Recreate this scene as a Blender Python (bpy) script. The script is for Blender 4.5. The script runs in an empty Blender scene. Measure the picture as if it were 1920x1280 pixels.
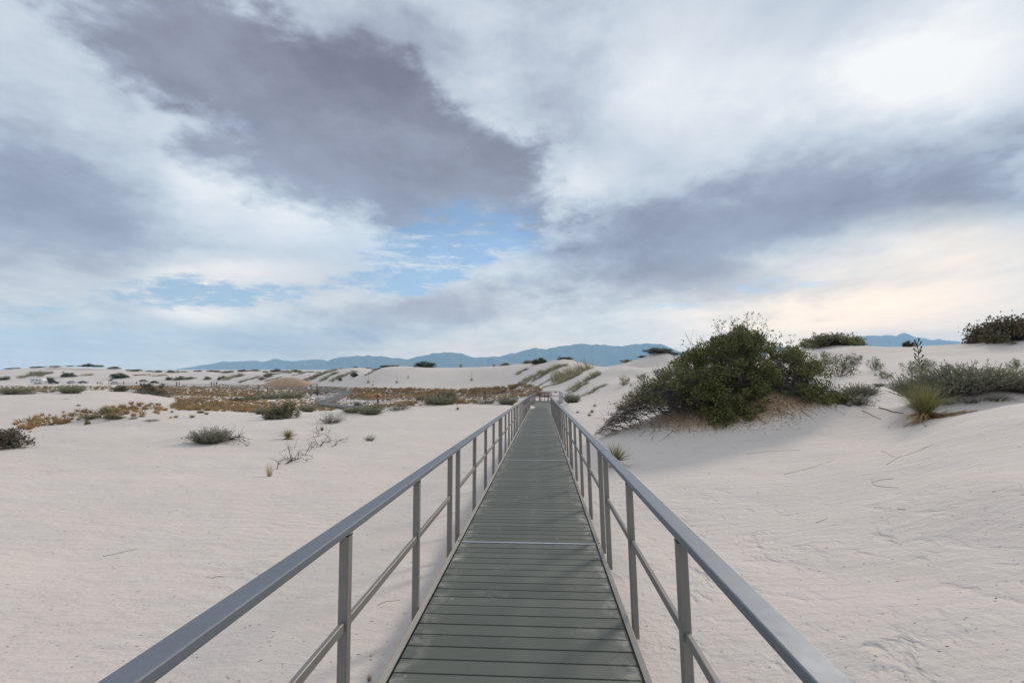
import bpy, bmesh, math, random
import numpy as np
from mathutils import Vector, Matrix, Euler

random.seed(7)
RNG = np.random.default_rng(11)
scene = bpy.context.scene
COL = scene.collection
R = math.radians

# ------------------------------------------------------------------ camera
EYE = 2.0                      # world z of the lens; the photograph's horizon lies at row 692 of 1280
F = 960.0                      # focal length in photograph pixels (18 mm on 36 mm)
PITCH = math.atan(52 / 960)
cam_d = bpy.data.cameras.new('camera')
cam = bpy.data.objects.new('camera', cam_d)
COL.objects.link(cam)
cam.location = (0, 0, EYE)
cam.rotation_euler = (R(90) + PITCH, 0, 0)
cam_d.sensor_width = 36
cam_d.lens = 18
cam_d.clip_start = 0.05
cam_d.clip_end = 60000
scene.camera = cam

# ------------------------------------------------------------------ render / view
scene.render.engine = 'CYCLES'
scene.cycles.use_denoising = True
scene.cycles.max_bounces = 5
scene.cycles.diffuse_bounces = 2
scene.cycles.transparent_max_bounces = 8
scene.cycles.volume_bounces = 1
scene.view_settings.view_transform = 'Standard'
scene.view_settings.look = 'None'
scene.view_settings.gamma = 1
scene.view_settings.use_curve_mapping = False
scene.view_settings.exposure = 0.05

SUN_AZ, SUN_EL = R(40), R(27)   # azimuth to the right of the view direction


def ray(px, py):
    """direction of a photograph pixel, scaled so that y = 1"""
    a = PITCH
    u = (px - 960) / F
    v = (640 - py) / F
    d = Vector((u, math.cos(a) - v * math.sin(a), math.sin(a) + v * math.cos(a)))
    return d / d.y


def azel(px, py):
    d = ray(px, py)
    return math.atan2(d.x, d.y), math.atan2(d.z, math.hypot(d.x, d.y))


def srgb(r, g, b):
    def f(c):
        c /= 255
        return c / 12.92 if c <= .04045 else ((c + .055) / 1.055) ** 2.4
    return (f(r), f(g), f(b), 1)


# ------------------------------------------------------------------ node helper
class NT:
    def __init__(self, tree):
        self.t = tree
        self.n = tree.nodes
        self.l = tree.links

    def new(self, typ, **kw):
        n = self.n.new(typ)
        for k, v in kw.items():
            setattr(n, k, v)
        return n

    def put(self, sock, v):
        if isinstance(v, bpy.types.NodeSocket):
            self.l.new(v, sock)
        elif v is not None:
            sock.default_value = v

    def math(self, op, a, b=None, c=None, clamp=False):
        n = self.new('ShaderNodeMath', operation=op, use_clamp=clamp)
        for s, v in zip(n.inputs, (a, b, c)):
            self.put(s, v)
        return n.outputs[0]

    def vmath(self, op, a, b=None, scale=None):
        n = self.new('ShaderNodeVectorMath', operation=op)
        self.put(n.inputs[0], a)
        if b is not None:
            self.put(n.inputs[1], b)
        if scale is not None:
            self.put(n.inputs['Scale'], scale)
        return n.outputs['Value'] if op in ('LENGTH', 'DOT_PRODUCT', 'DISTANCE') else n.outputs[0]

    def noise(self, vec, scale, detail=4, rough=.55, dist=0.0, lac=2.0):
        n = self.new('ShaderNodeTexNoise')
        self.put(n.inputs['Vector'], vec)
        n.inputs['Scale'].default_value = scale
        n.inputs['Detail'].default_value = detail
        n.inputs['Roughness'].default_value = rough
        n.inputs['Distortion'].default_value = dist
        n.inputs['Lacunarity'].default_value = lac
        return n

    def maprange(self, v, a, b, c=0.0, d=1.0, smooth=False):
        n = self.new('ShaderNodeMapRange')
        n.interpolation_type = 'SMOOTHSTEP' if smooth else 'LINEAR'
        self.put(n.inputs['Value'], v)
        n.inputs['From Min'].default_value = a
        n.inputs['From Max'].default_value = b
        n.inputs['To Min'].default_value = c
        n.inputs['To Max'].default_value = d
        return n.outputs[0]

    def ramp(self, v, stops):
        n = self.new('ShaderNodeValToRGB')
        el = n.color_ramp.elements
        while len(el) < len(stops):
            el.new(.5)
        for e, (p, c) in zip(el, stops):
            e.position = p
            e.color = c
        self.put(n.inputs[0], v)
        return n.outputs[0]

    def mix(self, f, a, b, blend='MIX'):
        n = self.new('ShaderNodeMix', data_type='RGBA', blend_type=blend)
        self.put(n.inputs[0], f)
        self.put(n.inputs[6], a)
        self.put(n.inputs[7], b)
        return n.outputs[2]

    def mapping(self, vec, loc=(0, 0, 0), rot=(0, 0, 0), scale=(1, 1, 1), kind='POINT'):
        n = self.new('ShaderNodeMapping', vector_type=kind)
        self.put(n.inputs['Vector'], vec)
        n.inputs['Location'].default_value = loc
        n.inputs['Rotation'].default_value = rot
        n.inputs['Scale'].default_value = scale
        return n.outputs[0]


# ------------------------------------------------------------------ sky: clear air (Nishita) behind layered cloud
def build_world():
    w = bpy.data.worlds.new('World')
    scene.world = w
    w.use_nodes = True
    w.node_tree.nodes.clear()
    w.cycles.sampling_method = 'MANUAL'
    w.cycles.sample_map_resolution = 256
    N = NT(w.node_tree)
    out = N.new('ShaderNodeOutputWorld')
    sky = N.new('ShaderNodeTexSky', sky_type='NISHITA')
    sky.sun_disc = False
    sky.sun_elevation = SUN_EL
    sky.sun_rotation = SUN_AZ
    sky.altitude = 3000
    sky.air_density = 1.2
    sky.dust_density = 0.0
    sky.ozone_density = 2.0
    bg_sky = N.new('ShaderNodeBackground')
    N.l.new(sky.outputs[0], bg_sky.inputs[0])
    bg_sky.inputs[1].default_value = 0.115

    d = N.new('ShaderNodeTexCoord').outputs['Generated']
    sep = N.new('ShaderNodeSeparateXYZ')
    N.l.new(d, sep.inputs[0])
    dx, dy, dz = sep.outputs
    az = N.math('ARCTAN2', dx, dy)
    el = N.math('ARCSINE', dz)
    # cloud-deck coordinates: the direction meets a flat layer, so clouds shrink and flatten to the horizon
    zz = N.math('ADD', N.math('MAXIMUM', dz, 0.0), 0.09)
    qc = N.new('ShaderNodeCombineXYZ')
    N.l.new(N.math('DIVIDE', dx, zz), qc.inputs[0])
    N.l.new(N.math('DIVIDE', dy, zz), qc.inputs[1])
    q = qc.outputs[0]
    # detail lives on a nearer, less foreshortened layer
    z2 = N.math('ADD', N.math('MAXIMUM', dz, 0.0), 0.30)
    q2c = N.new('ShaderNodeCombineXYZ')
    N.l.new(N.math('DIVIDE', dx, z2), q2c.inputs[0])
    N.l.new(N.math('DIVIDE', dy, z2), q2c.inputs[1])
    N.l.new(N.math('MULTIPLY', el, 2.2), q2c.inputs[2])
    q2 = q2c.outputs[0]
    ball = N.mapping(d, scale=(1, 1, 1.7))          # rounded billows, the same size in every direction
    n1 = N.noise(q, 1.1, 4, .55)
    n2 = N.noise(N.mapping(ball, loc=(7.3, 2.1, 0)), 4.2, 8, .58)
    wv = N.vmath('SUBTRACT', n1.outputs['Color'], (.5, .5, .5))
    wv2 = N.vmath('SUBTRACT', n2.outputs['Color'], (.5, .5, .5))
    ac = N.new('ShaderNodeCombineXYZ')
    N.l.new(az, ac.inputs[0])
    N.l.new(el, ac.inputs[1])
    elw = N.maprange(el, 0.0, .35, .22, 1.0)
    warp = N.vmath('ADD', N.vmath('SCALE', wv, scale=.08), N.vmath('SCALE', wv2, scale=.20))
    warp = N.vmath('MULTIPLY', warp, (1.2, .75, 0))
    warp = N.vmath('SCALE', warp, scale=elw)
    P = N.vmath('ADD', ac.outputs[0], warp)
    fine = N.noise(N.mapping(ball, loc=(3, 9, 0), rot=(0, .3, 0), scale=(1, 1, 1.25)), 9.0, 9, .62, .1).outputs['Fac']
    rough = N.math('MULTIPLY', N.math('SUBTRACT', fine, .5), .85)

    def band(p1, p2, hw, inner=.15, ext=1.0):
        a1, e1 = azel(*p1)
        a2, e2 = azel(*p2)
        cx, cy = (a1 + a2) / 2, (e1 + e2) / 2
        ln = math.hypot(a2 - a1, e2 - e1) / 2 * ext + hw / F * .5
        rot = math.atan2(e2 - e1, a2 - a1)
        v = N.mapping(P, loc=(cx, cy, 0), rot=(0, 0, rot), scale=(ln, hw / F, 1), kind='TEXTURE')
        r = N.vmath('LENGTH', N.vmath('MULTIPLY', v, (1, 1, 0)))
        return N.maprange(N.math('ADD', r, rough), 1.0, inner, 0.0, 1.0, smooth=True)

    def total(items):
        acc = None
        for p1, p2, hw, inner, amp in items:
            t = N.math('MULTIPLY', band(p1, p2, hw, inner), amp)
            acc = t if acc is None else N.math('ADD', acc, t)
        return acc

    light = total(SKY_LIGHT)
    coarse = n1.outputs['Fac']
    streak = N.noise(N.mapping(q, loc=(1, 4, 0), rot=(0, 0, R(-24)), scale=(2.8, .8, 1)), 1.5, 7, .6).outputs['Fac']
    L = N.math('ADD', .790, light)
    L = N.math('ADD', L, N.math('MULTIPLY', N.math('SUBTRACT', coarse, .5), .14))
    L = N.math('ADD', L, N.math('MULTIPLY', N.math('SUBTRACT', fine, .5), .17))
    L = N.math('ADD', L, N.math('MULTIPLY', N.math('SUBTRACT', n2.outputs['Fac'], .5), .17))
    L = N.math('ADD', L, N.math('MULTIPLY', N.math('SUBTRACT', streak, .5), .12))
    cloud = N.ramp(L, [(.38, srgb(116, 114, 130)), (.50, srgb(136, 135, 151)), (.62, srgb(161, 166, 184)),
                       (.75, srgb(196, 205, 217)), (.87, srgb(228, 232, 238)), (.98, srgb(255, 254, 252))])
    warm = N.math('MINIMUM', total(SKY_WARM), 1.0)
    cloud = N.mix(warm, cloud, (1.14, 1.00, .84, 1), 'MULTIPLY')
    cool = N.math('MINIMUM', total(SKY_COOL), 1.0)
    cloud = N.mix(cool, cloud, (.74, .92, 1.04, 1), 'MULTIPLY')
    # brighter, warmer cloud low down, to offset the blue of the haze box
    hz = N.maprange(el, .24, .0, 0.0, 1.0, smooth=True)
    cloud = N.mix(hz, cloud, N.mix(N.maprange(az, -.55, .45, 0, 1, smooth=True), (1.95, 1.55, 1.18, 1), (2.5, 1.9, 1.32, 1)), 'MULTIPLY')
    bg_cloud = N.new('ShaderNodeBackground')
    N.l.new(cloud, bg_cloud.inputs[0])
    bg_cloud.inputs[1].default_value = 1.0
    gap = total(SKY_GAP)
    # broken edges: thin cloud puffs float inside the gaps
    puff = N.noise(N.mapping(q2, loc=(5, 1, 0), scale=(1, 1, 3.5)), 9.0, 8, .68, .4).outputs['Fac']
    g = N.math('ADD', gap, N.math('MULTIPLY', N.math('SUBTRACT', puff, .47), N.math('MULTIPLY', gap, -4.0)))
    g = N.maprange(g, .08, .70, 0.0, .84, smooth=True)
    ms = N.new('ShaderNodeMixShader')
    N.l.new(g, ms.inputs[0])
    N.l.new(bg_cloud.outputs[0], ms.inputs[1])
    N.l.new(bg_sky.outputs[0], ms.inputs[2])
    N.l.new(ms.outputs[0], out.inputs[0])


# cloud masses: two ends of the long axis (photograph pixels -> sky directions), half width, core, strength
SKY_LIGHT = [
    ((90, -75), (1050, 390), 150, .62, -.26),
    ((420, -90), (930, 190), 140, .10, -.13),
    ((1000, -140), (1050, 300), 150, .05, -.10),
    ((960, 500), (2080, 275), 165, .35, -.23),
    ((1300, 240), (2000, 260), 120, .10, -.05),
    ((-220, 340), (360, 450), 175, .15, -.18),
    ((-60, 200), (120, 230), 120, .05, -.05),
    ((1470, 235), (2000, 40), 140, .02, .25),
    ((1080, 170), (1650, 130), 140, .05, .12),
    ((1330, 480), (2050, 430), 62, .10, .28),
    ((1040, 325), (1190, 325), 55, .02, .07),
    ((1150, 590), (2100, 560), 120, .05, .16),
    ((250, 270), (760, 440), 90, .05, .12),
    ((60, 545), (640, 490), 42, .05, .12),
    ((250, 575), (470, 600), 26, .10, .16),
    ((680, 470), (1040, 420), 110, .05, .10),
    ((480, 600), (1080, 560), 55, .15, -.20),
    ((300, 640), (760, 645), 36, .10, -.12),
    ((-150, 640), (330, 660), 60, .10, -.06),
    ((255, 207), (330, 212), 14, .30, -.09),
    ((170, 165), (230, 215), 26, .10, -.07),
]
SKY_WARM = [
    ((1250, 600), (2200, 560), 160, .05, .85),
    ((1450, 440), (2100, 420), 60, .05, .45),
    ((150, 540), (700, 500), 50, .05, .20),
    ((500, 660), (1300, 640), 40, .05, .40),
]
SKY_COOL = [
    ((-300, 640), (900, 620), 90, .05, .35),
    ((500, 420), (1100, 470), 120, .05, .25),
    ((900, 560), (1300, 600), 80, .05, .30),
]
SKY_GAP = [
    ((670, 462), (1050, 425), 100, .05, .95),
    ((120, 556), (640, 546), 42, .02, .85),
    ((560, 520), (900, 530), 50, .05, .80),
    ((1260, 540), (1700, 500), 26, .10, .32),
    ((1120, 583), (1380, 572), 14, .10, .35),
    ((330, 215), (520, 240), 40, .05, .22),
    ((-200, 610), (260, 560), 26, .05, .40),
]
build_world()

sun_d = bpy.data.lights.new('sun', 'SUN')
sun_d.energy = 2.1
sun_d.angle = R(11)
sun_d.color = (1.0, .88, .74)
sun = bpy.data.objects.new('sun', sun_d)
COL.objects.link(sun)
sdir = Vector((math.sin(SUN_AZ) * math.cos(SUN_EL), math.cos(SUN_AZ) * math.cos(SUN_EL), math.sin(SUN_EL)))
sun.rotation_euler = (-sdir).to_track_quat('-Z', 'Y').to_euler()
sun.location = sdir * 50


# ------------------------------------------------------------------ materials
MATS = {}


def mat(name, base, rough=.8, metal=0.0, vary=None, nscale=8.0, bump=0.0, bscale=60.0, rand=0.0, trans=0.0, coords='Object', spec=.5):
    """procedural material: base colour, noise variation towards `vary`, per-object hue jitter"""
    if name in MATS:
        return MATS[name]
    m = bpy.data.materials.new(name)
    m.use_nodes = True
    N = NT(m.node_tree)
    b = N.n['Principled BSDF']
    b.inputs['Roughness'].default_value = rough
    b.inputs['Metallic'].default_value = metal
    b.inputs['Specular IOR Level'].default_value = spec
    co = N.new('ShaderNodeTexCoord').outputs[coords]
    c = (*base, 1)
    if vary is not None:
        nz = N.noise(co, nscale, 5, .6).outputs['Fac']
        c = N.mix(N.maprange(nz, .35, .68), c, (*vary, 1))
    if rand > 0:
        oi = N.new('ShaderNodeObjectInfo').outputs['Random']
        hs = N.new('ShaderNodeHueSaturation')
        N.put(hs.inputs['Value'], N.maprange(oi, 0, 1, 1 - rand, 1 + rand))
        N.put(hs.inputs['Hue'], N.maprange(N.math('FRACT', N.math('MULTIPLY', oi, 7.31)), 0, 1, .5 - rand * .06, .5 + rand * .06))
        N.put(hs.inputs['Color'], c)
        c = hs.outputs[0]
    N.put(b.inputs['Base Color'], c)
    if bump > 0:
        bz = N.noise(co, bscale, 4, .6).outputs['Fac']
        bn = N.new('ShaderNodeBump')
        bn.inputs['Strength'].default_value = bump
        bn.inputs['Distance'].default_value = .01
        N.put(bn.inputs['Height'], bz)
        N.l.new(bn.outputs[0], b.inputs['Normal'])
    if trans > 0:
        b.inputs['Subsurface Weight'].default_value = 0
        tr = N.new('ShaderNodeBsdfTranslucent')
        N.put(tr.inputs[0], c)
        ms = N.new('ShaderNodeMixShader')
        ms.inputs[0].default_value = trans
        N.l.new(b.outputs[0], ms.inputs[1])
        N.l.new(tr.outputs[0], ms.inputs[2])
        N.l.new(ms.outputs[0], N.n['Material Output'].inputs[0])
    MATS[name] = m
    return m


def sand_material():
    m = bpy.data.materials.new('gypsum_sand')
    m.use_nodes = True
    N = NT(m.node_tree)
    b = N.n['Principled BSDF']
    b.inputs['Roughness'].default_value = .95
    b.inputs['Specular IOR Level'].default_value = .15
    co = N.new('ShaderNodeTexCoord').outputs['Object']
    big = N.noise(co, .09, 5, .6).outputs['Fac']
    mid = N.noise(co, 1.7, 6, .65).outputs['Fac']
    grain = N.noise(co, 55, 3, .7).outputs['Fac']
    c = N.mix(N.maprange(big, .35, .65), (.610, .538, .488, 1), (.66, .588, .538, 1))
    c = N.mix(N.maprange(mid, .52, .75, 0, .45), c, (.54, .476, .42, 1))
    c = N.mix(N.maprange(grain, .60, .75, 0, .4), c, (.50, .44, .39, 1))
    # soil stained by fallen leaves under the great bush
    bx0, by0 = (1365 - 960) / F * 15.6, 15.6
    sv = N.mapping(co, loc=(bx0 - .1, by0 - .55, 0), scale=(2.9, 1.35, 1), kind='TEXTURE')
    sv = N.vmath('ADD', sv, N.vmath('SCALE', N.vmath('SUBTRACT', N.noise(N.mapping(co, scale=(1, .45, 1)), 2.2, 5, .65).outputs['Color'], (.5, .5, .5)), scale=.75))
    st_ = N.maprange(N.vmath('LENGTH', N.vmath('MULTIPLY', sv, (1, 1, 0))), 1.0, .62, 0, .85, smooth=True)
    c = N.mix(st_, c, (.50, .355, .235, 1))
    N.put(b.inputs['Base Color'], c)
    # wind ripples, little scarps, footprints (height in metres)
    rip_w = N.vmath('ADD', co, N.vmath('SCALE', N.noise(co, 1.1, 3, .5).outputs['Color'], scale=.5))
    wav = N.new('ShaderNodeTexWave', wave_type='BANDS', bands_direction='Y')
    N.put(wav.inputs['Vector'], N.mapping(rip_w, rot=(0, 0, R(14))))
    wav.inputs['Scale'].default_value = 1.5
    wav.inputs['Distortion'].default_value = 5.0
    wav.inputs['Detail'].default_value = 4
    wav.inputs['Detail Scale'].default_value = 1.6
    ripmask = N.maprange(N.noise(co, .55, 3, .5).outputs['Fac'], .42, .66)
    h = N.math('MULTIPLY', N.math('MULTIPLY', wav.outputs['Fac'], ripmask), .009)
    st = N.mapping(co, rot=(0, 0, R(-12)), scale=(1.6, 4.6, 2))
    h = N.math('ADD', h, N.math('MULTIPLY', N.noise(st, 1.0, 6, .60).outputs['Fac'], .055))
    h = N.math('ADD', h, N.math('MULTIPLY', N.noise(co, 11, 5, .6).outputs['Fac'], .024))
    h = N.math('ADD', h, N.math('MULTIPLY', grain, .0016))
    dent = N.noise(N.mapping(rip_w, rot=(0, 0, R(25)), scale=(1.0, .55, .3)), 4.2, 3, .5).outputs['Fac']
    foot = N.maprange(dent, .50, .74, 0, 1, smooth=True)
    sepc = N.new('ShaderNodeSeparateXYZ')
    N.l.new(co, sepc.inputs[0])
    side = N.maprange(sepc.outputs[0], .5, 1.6)           # people walk beside the rail on the right
    side = N.math('MULTIPLY', side, N.maprange(sepc.outputs[0], 7, 3.0))
    side = N.math('MULTIPLY', side, N.maprange(sepc.outputs[1], 10, 5))
    spots = N.maprange(N.noise(co, .9, 2, .5).outputs['Fac'], .40, .58)
    h = N.math('SUBTRACT', h, N.math('MULTIPLY', N.math('MULTIPLY', foot, N.math('MULTIPLY', side, spots)), .050))
    bn = N.new('ShaderNodeBump')
    bn.inputs['Strength'].default_value = .75
    bn.inputs['Distance'].default_value = 1.0
    N.put(bn.inputs['Height'], h)
    N.l.new(bn.outputs[0], b.inputs['Normal'])
    return m


# ------------------------------------------------------------------ object helpers
def link(name, mesh, material=None, parent=None, loc=None, rot=None, scale=None):
    o = bpy.data.objects.new(name, mesh)
    COL.objects.link(o)
    if material is not None and mesh is not None and not mesh.materials:
        mesh.materials.append(material)
    if parent is not None:
        o.parent = parent
    if loc is not None:
        o.location = loc
    if rot is not None:
        o.rotation_euler = rot
    if scale is not None:
        o.scale = scale if hasattr(scale, '__len__') else (scale,) * 3
    return o


def tag(o, label, cat, group=None, kind=None):
    if label:
        o['label'] = label
    if cat:
        o['category'] = cat
    if group:
        o['group'] = group
    if kind:
        o['kind'] = kind
    return o


def thing(name, label, cat, loc=(0, 0, 0), rz=0.0, group=None, scale=None):
    o = link(name, None, loc=loc, rot=(0, 0, rz), scale=scale)
    o.empty_display_size = .2
    return tag(o, label, cat, group)


def arr_mesh(name, verts, faces, smooth=False):
    """mesh from numpy verts (n,3) and one face array (m,k)"""
    verts = np.asarray(verts, np.float32)
    faces = np.asarray(faces, np.int32)
    me = bpy.data.meshes.new(name)
    k = faces.shape[1]
    me.vertices.add(len(verts))
    me.vertices.foreach_set('co', verts.ravel())
    me.loops.add(faces.size)
    me.loops.foreach_set('vertex_index', faces.ravel())
    me.polygons.add(len(faces))
    me.polygons.foreach_set('loop_start', np.arange(0, faces.size, k, dtype=np.int32))
    me.polygons.foreach_set('loop_total', np.full(len(faces), k, np.int32))
    if smooth:
        me.polygons.foreach_set('use_smooth', np.ones(len(faces), bool))
    me.update(calc_edges=True)
    me.validate()
    return me


class MB:
    """collects boxes, bars, tubes into one mesh"""
    def __init__(self):
        self.v = []
        self.f = []

    def add(self, vs, fs):
        o = len(self.v)
        self.v += [tuple(v) for v in vs]
        self.f += [tuple(i + o for i in f) for f in fs]
        return self

    def box(self, c, s, M=None):
        x, y, z = (a / 2 for a in s)
        vs = [Vector((sx * x, sy * y, sz * z)) for sx in (-1, 1) for sy in (-1, 1) for sz in (-1, 1)]
        if M is not None:
            vs = [M @ v for v in vs]
        c = Vector(c)
        vs = [v + c for v in vs]
        return self.add(vs, [(0, 1, 3, 2), (4, 6, 7, 5), (0, 4, 5, 1), (2, 3, 7, 6), (0, 2, 6, 4), (1, 5, 7, 3)])

    def bar(self, a, b, w, h, up=(0, 0, 1)):
        """box along a->b; w sideways, h along up"""
        a, b = Vector(a), Vector(b)
        y = (b - a).normalized()
        x = y.cross(Vector(up)).normalized()
        z = x.cross(y)
        vs = []
        for p in (a, b):
            for sx, sz in ((-1, -1), (1, -1), (1, 1), (-1, 1)):
                vs.append(p + x * (sx * w / 2) + z * (sz * h / 2))
        return self.add(vs, [(0, 1, 2, 3), (7, 6, 5, 4), (0, 4, 5, 1), (1, 5, 6, 2), (2, 6, 7, 3), (3, 7, 4, 0)])

    def tube(self, pts, r0, r1=None, n=5):
        pts = [Vector(p) for p in pts]
        r1 = r0 if r1 is None else r1
        vs, fs = [], []
        m = len(pts)
        for i, p in enumerate(pts):
            t = (pts[min(i + 1, m - 1)] - pts[max(i - 1, 0)])
            t = t.normalized() if t.length > 1e-9 else Vector((0, 0, 1))
            x = t.cross(Vector((.31, .17, .93))).normalized()
            y = t.cross(x)
            r = r0 + (r1 - r0) * i / max(1, m - 1)
            for k in range(n):
                a = 2 * math.pi * k / n
                vs.append(p + x * (r * math.cos(a)) + y * (r * math.sin(a)))
        for i in range(m - 1):
            for k in range(n):
                a, b = i * n + k, i * n + (k + 1) % n
                fs.append((a, b, b + n, a + n))
        fs.append(tuple(range(n))[::-1])
        fs.append(tuple(range((m - 1) * n, m * n)))
        return self.add(vs, fs)

    def mesh(self, name, smooth=False, bevel=0.0, seg=1):
        me = bpy.data.meshes.new(name)
        me.from_pydata(self.v, [], self.f)
        bm = bmesh.new()
        bm.from_mesh(me)
        bmesh.ops.recalc_face_normals(bm, faces=bm.faces)
        if bevel > 0:
            bmesh.ops.bevel(bm, geom=list(bm.edges), offset=bevel, segments=seg, affect='EDGES', profile=.5)
        bm.to_mesh(me)
        bm.free()
        if smooth:
            for p in me.polygons:
                p.use_smooth = True
        return me


# ------------------------------------------------------------------ boardwalk axis (needed by the terrain)
JOINTS = [-0.55, 5.10, 10.85, 16.55, 18.25, 24.3, 30.4, 36.5, 42.6, 47.4]


def deck_x(y):
    return -.137 + .0572 * y + .0019 * max(0.0, y - 30) ** 2 * .55


def deck_z(y):
    d = 1.52 + .0355 * y if y < 33 else 1.52 + .0355 * 33 + .030 * (y - 33)
    return EYE - d


def deck_pt(y):
    """on the piecewise straight sections"""
    js = [-6.5] + JOINTS + [51.2]
    for a, b in zip(js[:-1], js[1:]):
        if y <= b or b == js[-1]:
            t = (y - a) / (b - a)
            za = deck_z(min(a, 47.4))
            zb = deck_z(min(b, 47.4))
            return Vector((deck_x(a) * (1 - t) + deck_x(b) * t, y, za * (1 - t) + zb * t))


# the return boardwalk further out: (x, y, deck z)
def pxy(px, Y, d):
    return ((px - 960) / F * Y, Y, EYE - d)


LOOP_A = [(3.4, 50.2, deck_z(47.4)), pxy(880, 57.0, 3.85), pxy(700, 69.5, 4.93), pxy(655, 72.0, 5.15), pxy(603, 81.0, 5.3)]
LOOP_B = [pxy(603, 82.5, 5.3), pxy(650, 112.0, 5.15)]
LOOP_C = [pxy(662, 114.0, 5.15), pxy(590, 142.0, 5.5), pxy(440, 170.0, 5.9), pxy(300, 192.0, 6.2), pxy(215, 205.0, 6.4)]

# ------------------------------------------------------------------ terrain
# control points (photograph pixel, metres ahead); the drop below the eye follows from both
CP = []


def cp(px, py, Y):
    d = (py - 692) * Y / F
    CP.append(((px - 960) / F * Y, Y, EYE - d))


def cpd(px, d, Y):
    CP.append(((px - 960) / F * Y, Y, EYE - d))


# round the camera, and behind it
for ang in range(-180, 180, 30):
    a = R(ang)
    rise = .15 * max(0, math.sin(a))
    for r_, d_ in ((1.0, 1.72), (2.2, 1.72), (5, 1.6 if abs(ang) > 90 else None), (14, 1.2), (45, .3), (160, .8), (500, 5)):
        if d_ is None or (abs(ang) < 75 and r_ > 3):
            continue
        CP.append((r_ * math.sin(a), r_ * math.cos(a), EYE - d_ + rise * min(1, r_ / 5)))
# left of the boardwalk
for px in (-350, -100, 100, 300):
    cp(px, 1200, 3.36); cp(px, 1000, 6.1); cp(px, 900, 9.9); cp(px, 850, 14.3)
for px in (-300, 60):
    cp(px, 826, 18); cp(px, 806, 22.5); cp(px, 778, 34)
for px in (500, 640):
    cp(px, 1000, 6.15); cp(px, 900, 10.0)
    cp(px, 1150, 3.6)
cp(750, 1000, 6.2); cp(750, 900, 10.2); cp(860, 870, 12.4); cp(780, 820, 18.5); cp(900, 800, 22); cp(900, 772, 31)
cp(400, 835, 16.4); cp(395, 822, 18); cp(430, 812, 20.2); cp(300, 812, 20.6); cp(400, 790, 27); cp(300, 785, 28); cp(200, 800, 23)
cp(520, 842, 15.6); cp(600, 830, 17); cp(540, 812, 20.5); cp(560, 788, 27); cp(640, 800, 23.5)
# the low dune at far left, with the strip of tufts before it
for px in (-250, 0, 120, 220):
    cp(px, 771 - (8 if px > 100 else 0), 36); cpd(px, 4.8, 80); cpd(px, 5.8, 110)
cp(-250, 738, 60); cp(0, 738, 60); cp(90, 738, 60); cp(200, 731, 60); cp(260, 739, 60); cp(320, 752, 56); cp(330, 768, 40)
for px in (-250, 0, 150, 300, 450):
    cpd(px, 6.2, 150); cpd(px, 7.0, 210)
cp(330, 741, 95); cp(400, 765, 47); cp(400, 748, 85); cp(470, 770, 42); cp(470, 755, 70); cp(480, 742, 118)
# parking area and the dunes behind it
for px in (-300, -100, 0, 100, 200, 300):
    cpd(px, 8.9, 285); cpd(px, 8.2, 250)
for px, py in ((-350, 696), (-150, 693), (0, 694), (40, 689), (75, 687), (110, 687), (160, 688), (195, 690), (225, 696), (270, 697), (330, 697), (390, 696)):
    cp(px, py, 345); cpd(px, 5.5, 410)
for px in (-300, -50, 150, 330):
    cp(px, 713, 305)
# middle lip: the near sand ends, the flat lies behind
cp(500, 782, 31); cp(560, 779, 34); cp(620, 778, 35); cp(660, 771, 35.5); cp(690, 763, 36); cp(740, 757, 36.5); cp(790, 755, 37)
cp(822, 747, 37.5); cp(860, 756, 38); cp(885, 757, 38); cp(930, 747, 39); cp(955, 752, 40.5); cp(800, 785, 27.5); cp(700, 790, 26); cp(930, 775, 29.5)
for px, d_, Y in ((500, 3.7, 44), (580, 3.9, 46), (660, 4.0, 48), (740, 4.0, 48), (820, 3.8, 48), (880, 3.7, 49), (940, 3.6, 49), (990, 3.55, 50)):
    cpd(px, d_, Y)
# under the return boardwalk
for pl in (LOOP_A, LOOP_B, LOOP_C):
    for (x, y, z) in pl:
        CP.append((x, y, z - .45))
cpd(780, 4.9, 64); cpd(840, 4.6, 75); cpd(930, 4.1, 70); cpd(740, 5.2, 90); cpd(640, 5.9, 95); cpd(560, 5.5, 85)
cpd(540, 6.65, 118); cpd(480, 6.6, 124); cpd(600, 6.5, 124); cpd(540, 6.3, 135); cpd(690, 5.6, 110); cpd(520, 5.0, 70)
# white slip face across the flat
for px, pf, pc, Yf, Yc in ((700, 730, 684, 128, 148), (760, 731, 689, 122, 143), (830, 730, 689, 118, 140), (900, 727, 686, 112, 136), (945, 722, 681, 108, 130), (985, 718, 675, 102, 126)):
    cp(px, pf, Yf); cp(px, pc, Yc); cp(px, (pf + pc) / 2, (Yf + Yc) / 2); cpd(px, 1.5, Yc + 22); cpd(px, 4.5, Yc + 70)
# scrubby dunes left of it
for px, pf, pc, Yf, Yc in ((420, 722, 699, 235, 285), (470, 722, 696, 220, 268), (520, 720, 693, 200, 250), (570, 724, 692, 175, 225), (620, 727, 689, 158, 200), (660, 729, 685, 143, 172)):
    cp(px, pf, Yf); cp(px, pc, Yc); cpd(px, 3.5, Yc + 40); cpd(px, 6, Yc + 110)
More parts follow.
